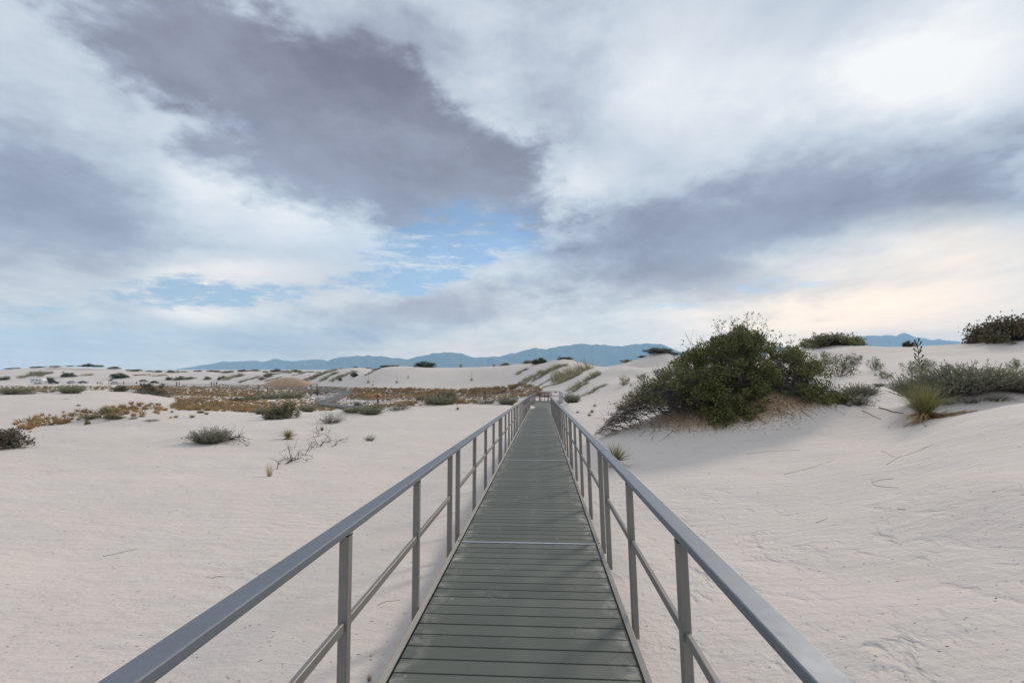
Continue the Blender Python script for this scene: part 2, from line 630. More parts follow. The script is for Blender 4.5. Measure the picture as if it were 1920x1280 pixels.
# the dune at the end of the walk and its flank on the right
cp(1040, 757, 47.5); cp(1050, 738, 60); cp(1050, 718, 73); cp(1050, 698, 87); cp(1035, 670, 103); cp(1075, 676, 100); cp(1000, 737, 66); cp(1005, 727, 88); cp(1005, 700, 104)
for px in (985, 1035, 1075):
    cpd(px, .5, 135); cpd(px, 4, 200)
cp(1075, 800, 21.5); cp(1090, 770, 30); cp(1120, 800, 20.5); cp(1130, 770, 29.5); cp(1120, 745, 40); cp(1125, 722, 50); cp(1130, 702, 58); cp(1120, 684, 69); cp(1150, 690, 68)
cp(1100, 845, 13.8); cp(1160, 845, 13.2); cp(1180, 870, 11.2); cp(1110, 930, 8.3)
cpd(1120, 1.0, 95); cpd(1160, .8, 90)
cp(1180, 722, 41); cp(1190, 700, 52); cp(1200, 692, 66); cp(1240, 676, 72); cp(1280, 688, 68); cp(1250, 730, 32); cp(1290, 705, 42); cp(1220, 762, 24); cp(1330, 690, 50)
cpd(1220, 1.6, 110); cpd(1300, 1.2, 105)
# right of the boardwalk, near
for px, py, Y in ((1300, 900, 9.0), (1300, 1000, 6.0), (1250, 845, 12.7), (1400, 830, 12.9), (1500, 1000, 5.45), (1500, 900, 8.3), (1500, 830, 12.0), (1250, 1150, 3.7),
                  (1700, 1000, 4.9), (1700, 900, 6.9), (1700, 830, 10.2), (1600, 812, 12.6), (1620, 770, 17), (1700, 790, 12.6), (1700, 765, 16),
                  (1880, 1200, 2.9), (1880, 1000, 4.3), (1880, 900, 5.3), (1880, 800, 8.2), (1880, 758, 10.0), (1960, 756, 10.2), (1800, 779, 10.6), (1780, 800, 9.4),
                  (2150, 756, 9.6), (2150, 900, 5.2), (2500, 745, 9), (2500, 900, 4.6), (1840, 768, 10.4)):
    cp(px, py, Y)
for px, d_, Y in ((1800, 1.12, 13.5), (1880, .95, 13.0), (1960, .9, 13.5), (2150, .8, 14), (2500, .6, 14)):
    cpd(px, d_, Y)
# dune on the right whose crest is the skyline
for px, pc, Yc in ((1440, 668, 47), (1500, 658, 46), (1560, 652, 45), (1640, 654, 43), (1720, 653, 40), (1800, 646, 37), (1870, 639, 34.5), (1920, 634, 33), (2050, 626, 30), (2300, 612, 27), (2700, 600, 24)):
    cp(px, pc, Yc); cpd(px, -.2, Yc * 1.4); cpd(px, 2.5, Yc * 2.2)
for px, py, Y in ((1500, 700, 31), (1560, 690, 33), (1640, 690, 29), (1640, 722, 23), (1720, 690, 26), (1720, 722, 20), (1800, 680, 26), (1800, 706, 20), (1900, 668, 25), (1900, 704, 17.5),
                  (2050, 668, 22), (2300, 660, 20), (1440, 720, 27), (1380, 740, 23)):
    cp(px, py, Y)
# the far plain
for ang in range(-180, 180, 15):
    for r_, d_ in ((620, 7), (900, 8), (2000, 9)):
        CP.append((r_ * math.sin(R(ang)), r_ * math.cos(R(ang)), EYE - d_))
CP = np.array(CP)


def to_uv(x, y):
    """directions round the camera on a cylinder, distance on a log scale"""
    r = np.maximum(np.sqrt(x * x + y * y), .3)
    k = 1 / .11
    return np.stack([x / r * k, y / r * k, np.log(r) / .17], 1)


CU = to_uv(CP[:, 0], CP[:, 1])
_C2 = .55 ** 2


def _kern(u):
    d2 = (u * u).sum(1)[:, None] + (CU * CU).sum(1)[None] - 2 * u @ CU.T
    return np.sqrt(np.maximum(d2, 0) + _C2)


_A = _kern(CU)
_n = len(CP)
_S = np.zeros((_n + 1, _n + 1))
_S[:_n, :_n] = _A - np.eye(_n) * .06
_S[:_n, _n] = 1
_S[_n, :_n] = 1
_W = np.linalg.solve(_S, np.concatenate([CP[:, 2], [0]]))


def _hash(ix, iy, s):
    h = (ix.astype(np.int64) * 374761393 + iy.astype(np.int64) * 668265263 + s * 974634777) & 0x7fffffff
    h = ((h ^ (h >> 13)) * 1274126177) & 0x7fffffff
    return (h ^ (h >> 16)) / float(0x7fffffff)


def vnoise(x, y, s=0):
    ix, iy = np.floor(x), np.floor(y)
    fx, fy = x - ix, y - iy
    fx, fy = fx * fx * (3 - 2 * fx), fy * fy * (3 - 2 * fy)
    a, b = _hash(ix, iy, s), _hash(ix + 1, iy, s)
    c, d = _hash(ix, iy + 1, s), _hash(ix + 1, iy + 1, s)
    return (a * (1 - fx) + b * fx) * (1 - fy) + (c * (1 - fx) + d * fx) * fy - .5


def fbm(x, y, o=4, s=0):
    t, a = 0, 1
    for k in range(o):
        t = t + a * vnoise(x * 2 ** k + 17.3 * k, y * 2 ** k - 9.1 * k, s + k)
        a *= .5
    return t


MOUNDS = []     # (x, y, height, sx, sy, rotation) sand held up round plants


def height(x, y):
    x = np.atleast_1d(np.asarray(x, float))
    y = np.atleast_1d(np.asarray(y, float))
    sh = x.shape
    x, y = x.ravel(), y.ravel()
    z = np.empty_like(x)
    for i in range(0, len(x), 60000):
        z[i:i + 60000] = _kern(to_uv(x[i:i + 60000], y[i:i + 60000])) @ _W[:_n] + _W[_n]
    r = np.sqrt(x * x + y * y)
    z += np.clip(r / 30, .12, 1) * .30 * fbm(x / 7, y / 7, 3, 3) * np.clip((r - 2) / 10, 0, 1) * .5
    z += (.035 * fbm(x / .9, y / .9, 3, 9) + .10 * fbm(x / 3.1, y / 2.2, 3, 15)) * np.clip(60 / (r + 1), 0, 1) * np.clip(r / 5, .3, 1)
    rib = np.clip((r - 34) / 20, 0, 1) * np.clip((150 - r) / 30, 0, 1) * np.clip((x - .07 * y) / 4, 0, 1)
    z += rib * 1.1 * fbm((x + y * .35) / 6.5, (y - x) / 22, 3, 41)
    far = np.clip((r - 110) / 200, 0, 1) * np.clip((2500 - r) / 1500, 0, 1)
    z += far * 1.9 * fbm(x / 16, y / 30, 4, 21)
    z = np.where(r > 1800, EYE - 9 + np.clip(2200 - r, 0, 400) / 400 * (z - EYE + 9), z)
    for mx, my, mh, sx, sy, rot in MOUNDS:
        dx, dy = x - mx, y - my
        c, s = math.cos(rot), math.sin(rot)
        a, b = (dx * c + dy * s) / sx, (-dx * s + dy * c) / sy
        q = a * a + b * b
        m = q < 9
        z[m] += mh * np.exp(-q[m] * .8)
    # hold the sand just under the deck
    near = (np.abs(x) < 12) & (y > -8) & (y < 53)
    if near.any():
        idx = np.where(near)[0]
        yy = y[idx]
        cx = -.137 + .0572 * yy + .0019 * np.maximum(0, yy - 30) ** 2 * .55
        dz = np.where(yy < 33, 1.52 + .0355 * yy, 1.52 + .0355 * 33 + .030 * (np.minimum(yy, 47.4) - 33))
        lat = x[idx] - cx
        alat = np.abs(lat)
        lim = EYE - dz - .16 - .10 * np.clip((yy - 20) / 20, 0, 1)
        # a drift spills over the left edge towards the end of the walk
        drift = np.exp(-((yy - 38.5) / 3.2) ** 2) * np.clip((-lat + .05) / .7, 0, 1)
        lim = lim + drift * .38
        w = np.clip((alat - .80) / 1.3, 0, 1)
        w = w * w * (3 - 2 * w)
        zt = z[idx]
        z[idx] = np.where(w < 1, np.minimum(zt, lim) * (1 - w) + zt * w, zt)
        z[idx] = np.where(alat < .80, np.minimum(z[idx], lim), z[idx])
    return z.reshape(sh)


def H(x, y):
    return float(height(np.array([x]), np.array([y]))[0])


_G = {}


def fast_height(X, Y):
    """bilinear look-up in a polar table of the finished ground (front sector)"""
    if not _G:
        th = np.radians(np.arange(-48.5, 48.6, .15))
        lr = np.arange(math.log(1.0), math.log(900), .012)
        T, Lr = np.meshgrid(th, lr)
        r = np.exp(Lr)
        _G.update(t0=th[0], dt=th[1] - th[0], l0=lr[0], dl=.012, Z=height(r * np.sin(T), r * np.cos(T)))
    Z = _G['Z']
    u = np.clip((np.arctan2(X, Y) - _G['t0']) / _G['dt'], 0, Z.shape[1] - 1.001)
    v = np.clip((np.log(np.hypot(X, Y)) - _G['l0']) / _G['dl'], 0, Z.shape[0] - 1.001)
    i, j = v.astype(int), u.astype(int)
    fv, fu = v - i, u - j
    return (Z[i, j] * (1 - fu) + Z[i, j + 1] * fu) * (1 - fv) + (Z[i + 1, j] * (1 - fu) + Z[i + 1, j + 1] * fu) * fv


_TS = np.exp(np.linspace(math.log(1.2), math.log(850), 1600))


def hits(pts):
    """first meeting of pixel rays with the ground -> list of (x, y, z) or None"""
    out = []
    pts = list(pts)
    for i in range(0, len(pts), 100):
        ch = pts[i:i + 100]
        D = np.array([tuple(ray(*p)) for p in ch])
        X = D[:, 0:1] * _TS[None]
        Y = D[:, 1:2] * _TS[None]
        Z = EYE + D[:, 2:3] * _TS[None]
        G = fast_height(X, Y)
        below = Z <= G
        for k in range(len(ch)):
            ii = np.argmax(below[k])
            if not below[k, ii] or ii == 0:
                out.append(None)
                continue
            a0, a1 = Z[k, ii - 1] - G[k, ii - 1], Z[k, ii] - G[k, ii]
            t = _TS[ii - 1] + (_TS[ii] - _TS[ii - 1]) * a0 / (a0 - a1)
            x, y = D[k, 0] * t, D[k, 1] * t
            out.append((x, y, float(fast_height(np.array([x]), np.array([y]))[0])))
    return out


def crest(px, y0, y1):
    """highest point of the ground along a pixel column between two distances"""
    ys = np.linspace(y0, y1, 160)
    xs = (px - 960) / F * ys
    z = height(xs, ys)
    i = int(np.argmax((z - EYE) / ys))
    return float(xs[i]), float(ys[i]), float(z[i])


def mound_at(px, Y, h, sx, sy, rot=0.0):
    MOUNDS.append(((px - 960) / F * Y, Y, h, sx, sy, rot))


mound_at(1370, 15.7, 1.0, 3.0, 1.6)           # pedestal of the great bush
mound_at(1480, 15.4, .25, 1.6, 1.2)
mound_at(1745, 13.3, .18, .7, .6)             # yucca
mound_at(1830, 13.6, .45, 1.4, .9)            # sagebrush
mound_at(395, 18.3, .32, .8, .6)
mound_at(640, 29, .30, 1.3, .8)
mound_at(540, 20.5, .14, .5, .4)
mound_at(530, 29.5, .30, 1.1, .8)
mound_at(700, 33, .25, 1.2, .8)
mound_at(822, 38, .35, 1.8, 1.2)
mound_at(205, 26, .35, 1.8, .8)
mound_at(1235, 71, 1.2, 4, 3)


def build_ground():
    th = np.concatenate([np.arange(-180, -54, 3.0), np.arange(-54, -47.5, .6), np.arange(-47.5, 47.5, .145), np.arange(47.5, 54, .6), np.arange(54, 180, 3.0)])
    th = np.radians(th)
    rr = np.concatenate([np.exp(np.arange(math.log(.9), math.log(420), .0150)), np.exp(np.arange(math.log(424), math.log(15400), .11)), [15400.0]])
    T, RR = np.meshgrid(th, rr)
    X, Y = RR * np.sin(T), RR * np.cos(T)
    Z = height(X, Y)
    nr, nt = X.shape
    V = np.stack([X.ravel(), Y.ravel(), Z.ravel()], 1)
    i = np.arange(nr - 1)[:, None] * nt + np.arange(nt)[None]
    j = np.arange(nr - 1)[:, None] * nt + (np.arange(nt)[None] + 1) % nt
    Fq = np.stack([i, j, j + nt, i + nt], -1).reshape(-1, 4)[:, ::-1]
    # close the hub under the camera
    c = len(V)
    V = np.vstack([V, [[0, 0, Z[0].mean()]]])
    hub = np.stack([np.full(nt, c), np.arange(nt), (np.arange(nt) + 1) % nt, (np.arange(nt) + 1) % nt], 1)
    me = arr_mesh('sand', V, Fq, smooth=True)
    bm = bmesh.new()
    bm.from_mesh(me)
    bm.verts.ensure_lookup_table()
    for k in range(nt):
        bm.faces.new((bm.verts[c], bm.verts[(k + 1) % nt], bm.verts[k])).smooth = True
    bm.to_mesh(me)
    bm.free()
    o = link('sand_ground', me, sand_material())
    tag(o, 'white gypsum sand with low dunes and a grassy flat', None, kind='structure')


build_ground()


# ------------------------------------------------------------------ mountains
def mountain(name, prof, Y, depth, label, seed, mat_):
    """a ridge whose crest follows a profile of (pixel, row) at distance Y, with spurs falling to the plain"""
    prof = np.array(prof, float)
    n = 760
    px = np.linspace(prof[0, 0], prof[-1, 0], n)
    py = np.interp(px, prof[:, 0], prof[:, 1])
    zc = (692 - py) / F * Y + EYE
    xc = (px - 960) / F * Y
    zc = np.maximum(zc + (.0022 * Y * fbm(px / 11, px * 0 + seed, 5, seed) * np.clip((696 - py) / 12, 0, 1)), -30)
    rows = 26
    base = -12.0
    V = []
    for k in range(rows):
        t = k / (rows - 1) * 2 - 1                 # -1 front foot .. 0 crest .. 1 back foot
        fall = 1 - abs(t)
        env = fall ** 1.25
        yy = Y + t * depth + depth * .10 * fbm(px / 25, px * 0 + t * 2, 3, seed + 5) * (1 - env)
        spur = fbm(px / 14 + t * 1.1, px * 0 + t * 3.0, 5, seed + 9)
        zz = base + (zc - base) * env * (1 + .95 * spur * (1 - env))
        V.append(np.stack([xc * yy / Y, yy, zz], 1))
    V = np.concatenate(V)
    i = np.arange(rows - 1)[:, None] * n + np.arange(n - 1)[None]
    Fq = np.stack([i, i + 1, i + 1 + n, i + n], -1).reshape(-1, 4)
    o = link(name, arr_mesh(name, V, Fq, smooth=True), mat_)
    tag(o, label, None, kind='structure')


M_ROCK = mat('mountain_rock', (.085, .080, .075), .95, vary=(.055, .06, .052), nscale=.002)
mountain('mountain_range', [(300, 696), (330, 692), (350, 689), (400, 680), (416, 676), (446, 677), (475, 674.5), (494, 678), (514, 672), (540, 675), (557, 677), (582, 672), (597, 672), (640, 680), (720, 690), (760, 696)],
         13500, 1400, 'blue jagged mountains fading towards the left end of the horizon', 3, M_ROCK)
mountain('mountain_range', [(500, 697), (540, 688), (560, 682), (582, 680), (613, 676), (628, 669), (660, 667), (690, 665), (719, 668), (764, 672.5), (782, 666), (810, 662), (844, 659.5), (861, 660), (889, 669), (910, 668), (934, 668), (960, 676), (1010, 690), (1040, 697)],
         12000, 1300, 'blue mountain range in the middle behind the smooth white dune', 8, M_ROCK)
mountain('mountain_range', [(820, 697), (880, 680), (934, 668), (960, 661), (981, 656.6), (1004, 650), (1024, 652), (1047, 647), (1076, 643), (1095, 643.5), (1121, 644), (1134, 644), (1168, 647), (1195, 643), (1220, 641), (1239, 643), (1264, 653), (1300, 662), (1340, 668),
         (1400, 656), (1450, 648), (1480, 650), (1530, 662), (1600, 690), (1620, 697)],
         12600, 1400, 'long blue mountain range beyond the end of the boardwalk', 14, M_ROCK)
mountain('mountain_range', [(1430, 697), (1500, 652), (1560, 636), (1613, 627), (1640, 625.5), (1681, 627), (1692, 623), (1700, 621.5), (1707, 622), (1718, 629), (1750, 634), (1800, 637), (1819, 640), (1900, 652), (2000, 670), (2100, 697)],
         13000, 1500, 'pale blue flat-topped mountain rising behind the dune on the right', 20, M_ROCK)
# ------------------------------------------------------------------ boardwalk
def deck_material():
    m = bpy.data.materials.new('composite_plank')
    m.use_nodes = True
    N = NT(m.node_tree)
    b = N.n['Principled BSDF']
    tc = N.new('ShaderNodeTexCoord')
    oi = N.new('ShaderNodeObjectInfo')
    geo = N.new('ShaderNodeNewGeometry')
    P = geo.outputs['Position']
    c = N.mix(oi.outputs['Random'], (.104, .114, .096, 1), (.134, .143, .121, 1))
    grain = N.noise(N.mapping(P, scale=(1.5, 60, 1)), 3.0, 4, .6).outputs['Fac']
    c = N.mix(N.maprange(grain, .3, .7, 0, .35), c, (.092, .098, .090, 1))
    # scuffs and sandy footmarks worn into the middle
    sp = N.noise(P, 2.6, 5, .62).outputs['Fac']
    sp2 = N.noise(P, 17, 3, .6).outputs['Fac']
    scuff = N.math('MULTIPLY', N.maprange(sp, .56, .74, 0, .6), N.maprange(sp2, .42, .66))
    c = N.mix(scuff, c, (.26, .25, .225, 1))
    spot = N.noise(N.mapping(P, loc=(4, 2, 7)), 7.5, 3, .55).outputs['Fac']
    c = N.mix(N.maprange(spot, .70, .76, 0, .7), c, (.36, .33, .29, 1))
    # blown sand lodged along the plank ends
    sx = N.new('ShaderNodeSeparateXYZ')
    N.l.new(tc.outputs['Object'], sx.inputs[0])
    edge = N.maprange(N.math('ABSOLUTE', sx.outputs[0]), .50, .66, 0, 1, smooth=True)
    dust = N.math('MULTIPLY', edge, N.maprange(N.noise(P, 5.5, 5, .65).outputs['Fac'], .48, .70))
    c = N.mix(N.math('MULTIPLY', dust, .75), c, (.50, .46, .41, 1))
    N.put(b.inputs['Base Color'], c)
    N.put(b.inputs['Roughness'], N.maprange(sp, .3, .7, .62, .8))
    b.inputs['Specular IOR Level'].default_value = .35
    bn = N.new('ShaderNodeBump')
    bn.inputs['Strength'].default_value = .3
    bn.inputs['Distance'].default_value = .003
    N.put(bn.inputs['Height'], N.noise(N.mapping(P, scale=(3, 140, 1)), 3, 3, .6).outputs['Fac'])
    N.l.new(bn.outputs[0], b.inputs['Normal'])
    return m


def metal_material(name, base, rough, metallic=.75, tint=(.30, .28, .26), amt=.5):
    m = bpy.data.materials.new(name)
    m.use_nodes = True
    N = NT(m.node_tree)
    b = N.n['Principled BSDF']
    P = N.new('ShaderNodeNewGeometry').outputs['Position']
    c = N.mix(N.maprange(N.noise(P, 3.5, 5, .62).outputs['Fac'], .40, .72, 0, amt), (*base, 1), (*tint, 1))
    c = N.mix(N.maprange(N.noise(N.mapping(P, scale=(1, 1, .08)), 60, 3, .6).outputs['Fac'], .3, .7, 0, .25), c, tuple(x * .72 for x in base) + (1,))
    N.put(b.inputs['Base Color'], c)
    b.inputs['Metallic'].default_value = metallic
    N.put(b.inputs['Roughness'], N.maprange(N.noise(P, 14, 4, .6).outputs['Fac'], .3, .7, rough - .03, rough + .05))
    bn = N.new('ShaderNodeBump')
    bn.inputs['Strength'].default_value = .12
    bn.inputs['Distance'].default_value = .002
    N.put(bn.inputs['Height'], N.noise(P, 220, 3, .7).outputs['Fac'])
    N.l.new(bn.outputs[0], b.inputs['Normal'])
    return m


M_DECK = deck_material()
M_RAIL = metal_material('brushed_aluminium_rail', (.215, .238, .272), .58, .70, (.18, .20, .23), .5)
M_POST = metal_material('mill_aluminium_post', (.275, .260, .245), .60, .55, (.205, .192, .18), .6)
M_KICK = metal_material('aluminium_kick_plate', (.36, .335, .30), .56, .45, (.26, .235, .21), .6)
M_STRIP = metal_material('bright_joint_strip', (.62, .62, .62), .36, .8, (.5, .5, .5), .3)
M_DARK = mat('dark_steel_and_gap_sheet', (.025, .025, .025), .8, vary=(.04, .038, .035))  # also on the sheet that paints shade into the plank gaps
M_FARMETAL = mat('weathered_grey_metal', (.30, .30, .31), .5, .4, vary=(.23, .23, .24), nscale=2)

DW = .660          # half width of the planks
LAT = .706         # inner face of posts and handrail
RAIL_H = .91

walk = thing('boardwalk', 'long straight boardwalk of grey planks with metal railings leading down to a bench', 'boardwalk')


def frame(y0, y1):
    """local frame of one straight section: origin, along, right, up"""
    a, b = deck_pt(y0 + 1e-4), deck_pt(y1 - 1e-4)
    t = (b - a).normalized()
    r = t.cross(Vector((0, 0, 1))).normalized()
    return a, b, t, r, r.cross(t)


plank_me = None
PITCHP = .1455
pb = MB().box((0, 0, -.0125), (2 * DW, PITCHP - .0125, .025))
plank_me = pb.mesh('plank', bevel=.0018)
far_planks = MB()
n_pl = 0
SECT = list(zip([-6.2] + JOINTS[:-1], JOINTS))
for si, (y0, y1) in enumerate(SECT):
    a, b, t, r, up = frame(y0, y1)
    L = (b - a).length
    M3 = Matrix((r, t, up)).transposed()
    eul = M3.to_euler()
    strip = .036
    n = max(1, round((L - strip) / PITCHP))
    pitch = (L - strip) / n
    for k in range(n):
        s = strip + pitch * (k + .5)
        if y0 < -5:
            continue
        p = a + t * s
        if n_pl < 262:
            o = link('plank', plank_me, M_DECK, walk, p + up * RNG.uniform(-.0006, .0006), eul, (1, pitch / PITCHP, 1))
            n_pl += 1
        else:
            far_planks.box(p + up * -.0125, (2 * DW, pitch - .0125, .025), M3)
    if y0 > -5:
        mb = MB().bar(a + r * -DW + t * strip * .5 + up * .0025, a + r * DW + t * strip * .5 + up * .0025, strip * .75, .008, up)
        link('joint_strip', mb.mesh('joint_strip', bevel=.001), M_STRIP, walk)
        # bearers below, and a dark sheet that paints the plank gaps black
    mb = MB()
    for sy in (.3, L * .5, L - .3):
        mb.bar(a + t * sy - up * .09 - r * .64, a + t * sy - up * .09 + r * .64, .05, .10, up)
    mb.bar(a - up * .065 - r * .30, b - up * .065 - r * .30, .05, .07, up)
    mb.bar(a - up * .065 + r * .30, b - up * .065 + r * .30, .05, .07, up)
    mb.bar(a - up * .030, b - up * .030, 2 * DW - .01, .008, up)  # added dark sheet: paints the shade seen between the planks
    link('bearer_and_gap_sheet', mb.mesh('bearer_and_gap_sheet'), M_DARK, walk)
    for sd in (-1, 1):
        # kick plate: an angle with an upstanding lip beside the planks, tread face and apron
        kb = MB()
        g = .012
        i0, i1 = a + t * g, b - t * g
        q = r * sd
        kb.bar(i0 + q * (DW + .0245) + up * .010, i1 + q * (DW + .0245) + up * .010, .034, .018, (up - q * .25).normalized())
        kb.bar(i0 + q * (DW + .0400) - up * .055, i1 + q * (DW + .0400) - up * .055, .005, .130, up)
        link('kick_plate', kb.mesh('kick_plate', bevel=.0012), M_KICK, walk)
        # handrail: a deep cap on posts
        y_in = LAT
        cap_w, cap_h = .080, .034
        hb = MB().bar(i0 + q * (y_in + cap_w / 2) + up * (RAIL_H - cap_h / 2), i1 + q * (y_in + cap_w / 2) + up * (RAIL_H - cap_h / 2), cap_w, cap_h, up)
        hr = link('handrail', hb.mesh('handrail', bevel=.005, seg=2), M_RAIL, walk)
        npost = 5 if L > 4 else 2
        offs = [.22 + (L - .46) * k / (npost - 1) for k in range(npost)]
        lean = R(2.2) if sd > 0 else R(.2)
        for s in offs:
            base = a + t * s + q * (y_in + .021)
            top = base + Vector((0, 0, 1)) * (RAIL_H - cap_h - .001 + .0)
            foot = base - Vector((0, 0, 1)) * .14 + q * .9 * math.tan(lean)
            pbx = MB().bar(foot, top, .052, .042, -q)
            link('post', pbx.mesh('post', bevel=.0035), M_POST, hr)
            cb = MB().box(top + Vector((0, 0, -.004)) + t * .0, (.043, .054, .006), M3)
            link('post_dark_band', cb.mesh('post_dark_band'), M_DARK, hr)  # thin dark band round the post top
        for s0, s1 in zip(offs[:-1], offs[1:]):
            m0 = a + t * (s0 + .026) + q * (y_in + .021 + .45 * math.tan(lean)) + up * .485
            m1 = a + t * (s1 - .026) + q * (y_in + .021 + .45 * math.tan(lean)) + up * .485
            link('middle_rail', MB().bar(m0, m1, .022, .042, up).mesh('middle_rail', bevel=.003), M_POST, hr)
            if y0 < 8:
                for mm, sg in ((m0, 1), (m1, -1)):
                    wl = MB().bar(mm + t * .003 * sg + up * -.024, mm + t * .003 * sg + up * .024, .026, .006, t)
                    link('weld_collar', wl.mesh('weld_collar'), M_POST, hr)
    # legs down into the sand
    for sy in (.9, L - .9):
        for sd in (-1, 1):
            p = a + t * sy + r * sd * .5
            link('support_leg', MB().bar(p - Vector((0, 0, .9)), p - Vector((0, 0, .13)), .06, .06, (0, 1, 0)).mesh('support_leg'), M_DARK, walk)
fp = link('far_planks', far_planks.mesh('far_planks'), M_DECK, walk)
fp['kind'] = 'stuff'

# the little platform at the end
PE = deck_pt(47.4)
zE = PE.z
cxE = (PE.x + .35)
mb = MB()
for k in range(26):
    mb.box((cxE, 47.47 + k * .146, zE - .0125), (3.0, .1395, .025))
o = link('platform_planks', mb.mesh('platform_planks'), M_DECK, walk)
o['kind'] = 'stuff'
link('platform_fascia', MB().box((cxE, 49.3, zE - .09), (3.04, 3.9, .12)).mesh('platform_fascia'), M_KICK, walk)


def rail_run(parent, A, B, mname, post_gap=1.4, rail_h=.91, post_w=.045, mid=True, group=False):
    """straight run of railing between two deck-edge points"""
    A, B = Vector(A), Vector(B)
    L = (B - A).length
    up = Vector((0, 0, 1))
    hr = link('handrail', MB().bar(A + up * rail_h, B + up * rail_h, .08, .05).mesh('handrail'), mname, parent)
    n = max(1, round(L / post_gap))
    for k in range(n + 1):
        p = A.lerp(B, k / n)
        link('post', MB().bar(p - up * .25, p + up * (rail_h - .03), post_w, post_w, (0, 1, 0)).mesh('post'), mname, hr)
    if mid:
        link('middle_rail', MB().bar(A + up * .47, B + up * .47, .03, .045).mesh('middle_rail'), mname, hr)
    return hr


rail_run(walk, (cxE - 1.45, 51.1, zE), (cxE + 1.45, 51.1, zE), M_RAIL, 1.45)
rail_run(walk, (cxE + 1.45, 51.0, zE), (cxE + 1.45, 47.6, zE), M_RAIL, 1.1)

# bench on the platform
M_BENCHWOOD = mat('red_brown_bench_board', (.21, .085, .055), .7, vary=(.15, .06, .04), nscale=6)
bx, by = cxE - .12, 50.1
bench = thing('bench', 'red-brown bench with slatted back on the platform at the end of the boardwalk', 'bench', (bx, by, zE))
for sx in (-.40, .40):
    b_ = MB().bar((sx, .20, 0), (sx, .24, .84), .075, .09, (0, 1, 0))
    b_.bar((sx, -.22, 0), (sx, -.22, .40), .075, .08, (0, 1, 0)).bar((sx, -.26, .38), (sx, .22, .38), .07, .06)
    link('leg', b_.mesh('leg'), M_BENCHWOOD, bench)
for k in range(3):
    link('seat_slat', MB().box((0, -.20 + .16 * k, .435), (1.35, .14, .04)).mesh('seat_slat', bevel=.004), M_BENCHWOOD, bench)
for k in range(3):
    link('back_slat', MB().box((0, .185 + .012 * k, .55 + .125 * k), (1.35, .035, .09)).mesh('back_slat', bevel=.004), M_BENCHWOOD, bench)


# ------------------------------------------------------------------ return boardwalk over the flat
def far_walk(name, pts, label, width=1.5, sides=(-1, 1), gap=1.5):
    root = thing(name, label, 'boardwalk', group=None)
    for a, b in zip(pts[:-1], pts[1:]):
        a, b = Vector(a), Vector(b)
        t = (b - a).normalized()
        r = t.cross(Vector((0, 0, 1))).normalized()
        up = r.cross(t)
        link('deck', MB().bar(a - t * .3 - up * .03, b + t * .3 - up * .03, width, .06, up).mesh('deck'), M_DECK, root)
        for sd in sides:
            link('fascia', MB().bar(a + r * sd * (width / 2 + .03) - up * .1, b + r * sd * (width / 2 + .03) - up * .1, .05, .22, up).mesh('fascia'), M_FARMETAL, root)
            rail_run(root, a + r * sd * (width / 2 + .06), b + r * sd * (width / 2 + .06), M_FARMETAL, gap)
        n = max(2, int((b - a).length / 3))
        for k in range(n):
            p = a.lerp(b, (k + .5) / n)
            link('support_leg', MB().bar(p - r * .6 - Vector((0, 0, 1.3)), p - r * .6 - Vector((0, 0, .1)), .08, .08, (0, 1, 0)).mesh('support_leg'), M_FARMETAL, root)
    return root


far_walk('boardwalk', LOOP_A, 'grey railed boardwalk crossing the grassy flat beyond the sand mounds')
far_walk('boardwalk', LOOP_B, 'short grey boardwalk ramp with twin handrails beside the shade canopy')
far_walk('boardwalk', LOOP_C, 'distant grey boardwalk with a long railing behind the shade canopy', gap=2.2)

# ------------------------------------------------------------------ shade canopy with table
M_CANOPY = mat('tan_shade_cloth', (.52, .37, .26), .85, vary=(.46, .32, .22), nscale=.6, trans=.25)
M_CPOST = mat('grey_green_steel_post', (.16, .17, .165), .6, vary=(.12, .13, .125))
PVY = 120.0
pcx, pcy = (531 - 960) / F * PVY, PVY + 3.5
pz = EYE - 6.55
pav = thing('shade_canopy', 'tan arched fabric shade canopy on grey posts standing in the grassy flat', 'canopy', (pcx, pcy, pz), R(12))
W2, D2 = 5.9, 4.4
nu, nv = 28, 16
V, Fc = [], []
for j in range(nv + 1):
    for i in range(nu + 1):
        u, v = i / nu * 2 - 1, j / nv * 2 - 1
        # stretched cloth: high arched middle, edges scalloped in between the corners
        h = 2.95 + 1.65 * (1 - abs(u) ** 2.0) * (1 - .75 * abs(v) ** 2.2) * (.75 + .25 * (1 - u * u))
        ed = (1 - u * u) * max(0, abs(v) - .8) / .2 * .25
        h -= 1.15 * (abs(v) ** 3) * (1 - u * u) * .9
        V.append((u * W2 * (1 - .05 * (1 - v * v)), v * D2 * (1 - .06 * (1 - u * u)), h - ed * .2))
for j in range(nv):
    for i in range(nu):
        k = j * (nu + 1) + i
        Fc.append((k, k + 1, k + nu + 2, k + nu + 1))
me = arr_mesh('canopy_cloth', V, Fc, smooth=True)
co = link('canopy_cloth', me, M_CANOPY, pav)
md = co.modifiers.new('thickness', 'SOLIDIFY')
md.thickness = .03
for sx in (-1, 1):
    for sy in (-1, 1):
        link('post', MB().tube([(sx * (W2 - .15), sy * (D2 - .15), -.6), (sx * (W2 - .15), sy * (D2 - .15), 2.98)], .15, .15, 10).mesh('post', smooth=True), M_CPOST, pav)
link('floor_deck', MB().box((0, 0, -.12), (W2 * 2 + .6, D2 * 2 + .6, .16)).mesh('floor_deck', bevel=.02), M_FARMETAL, pav)


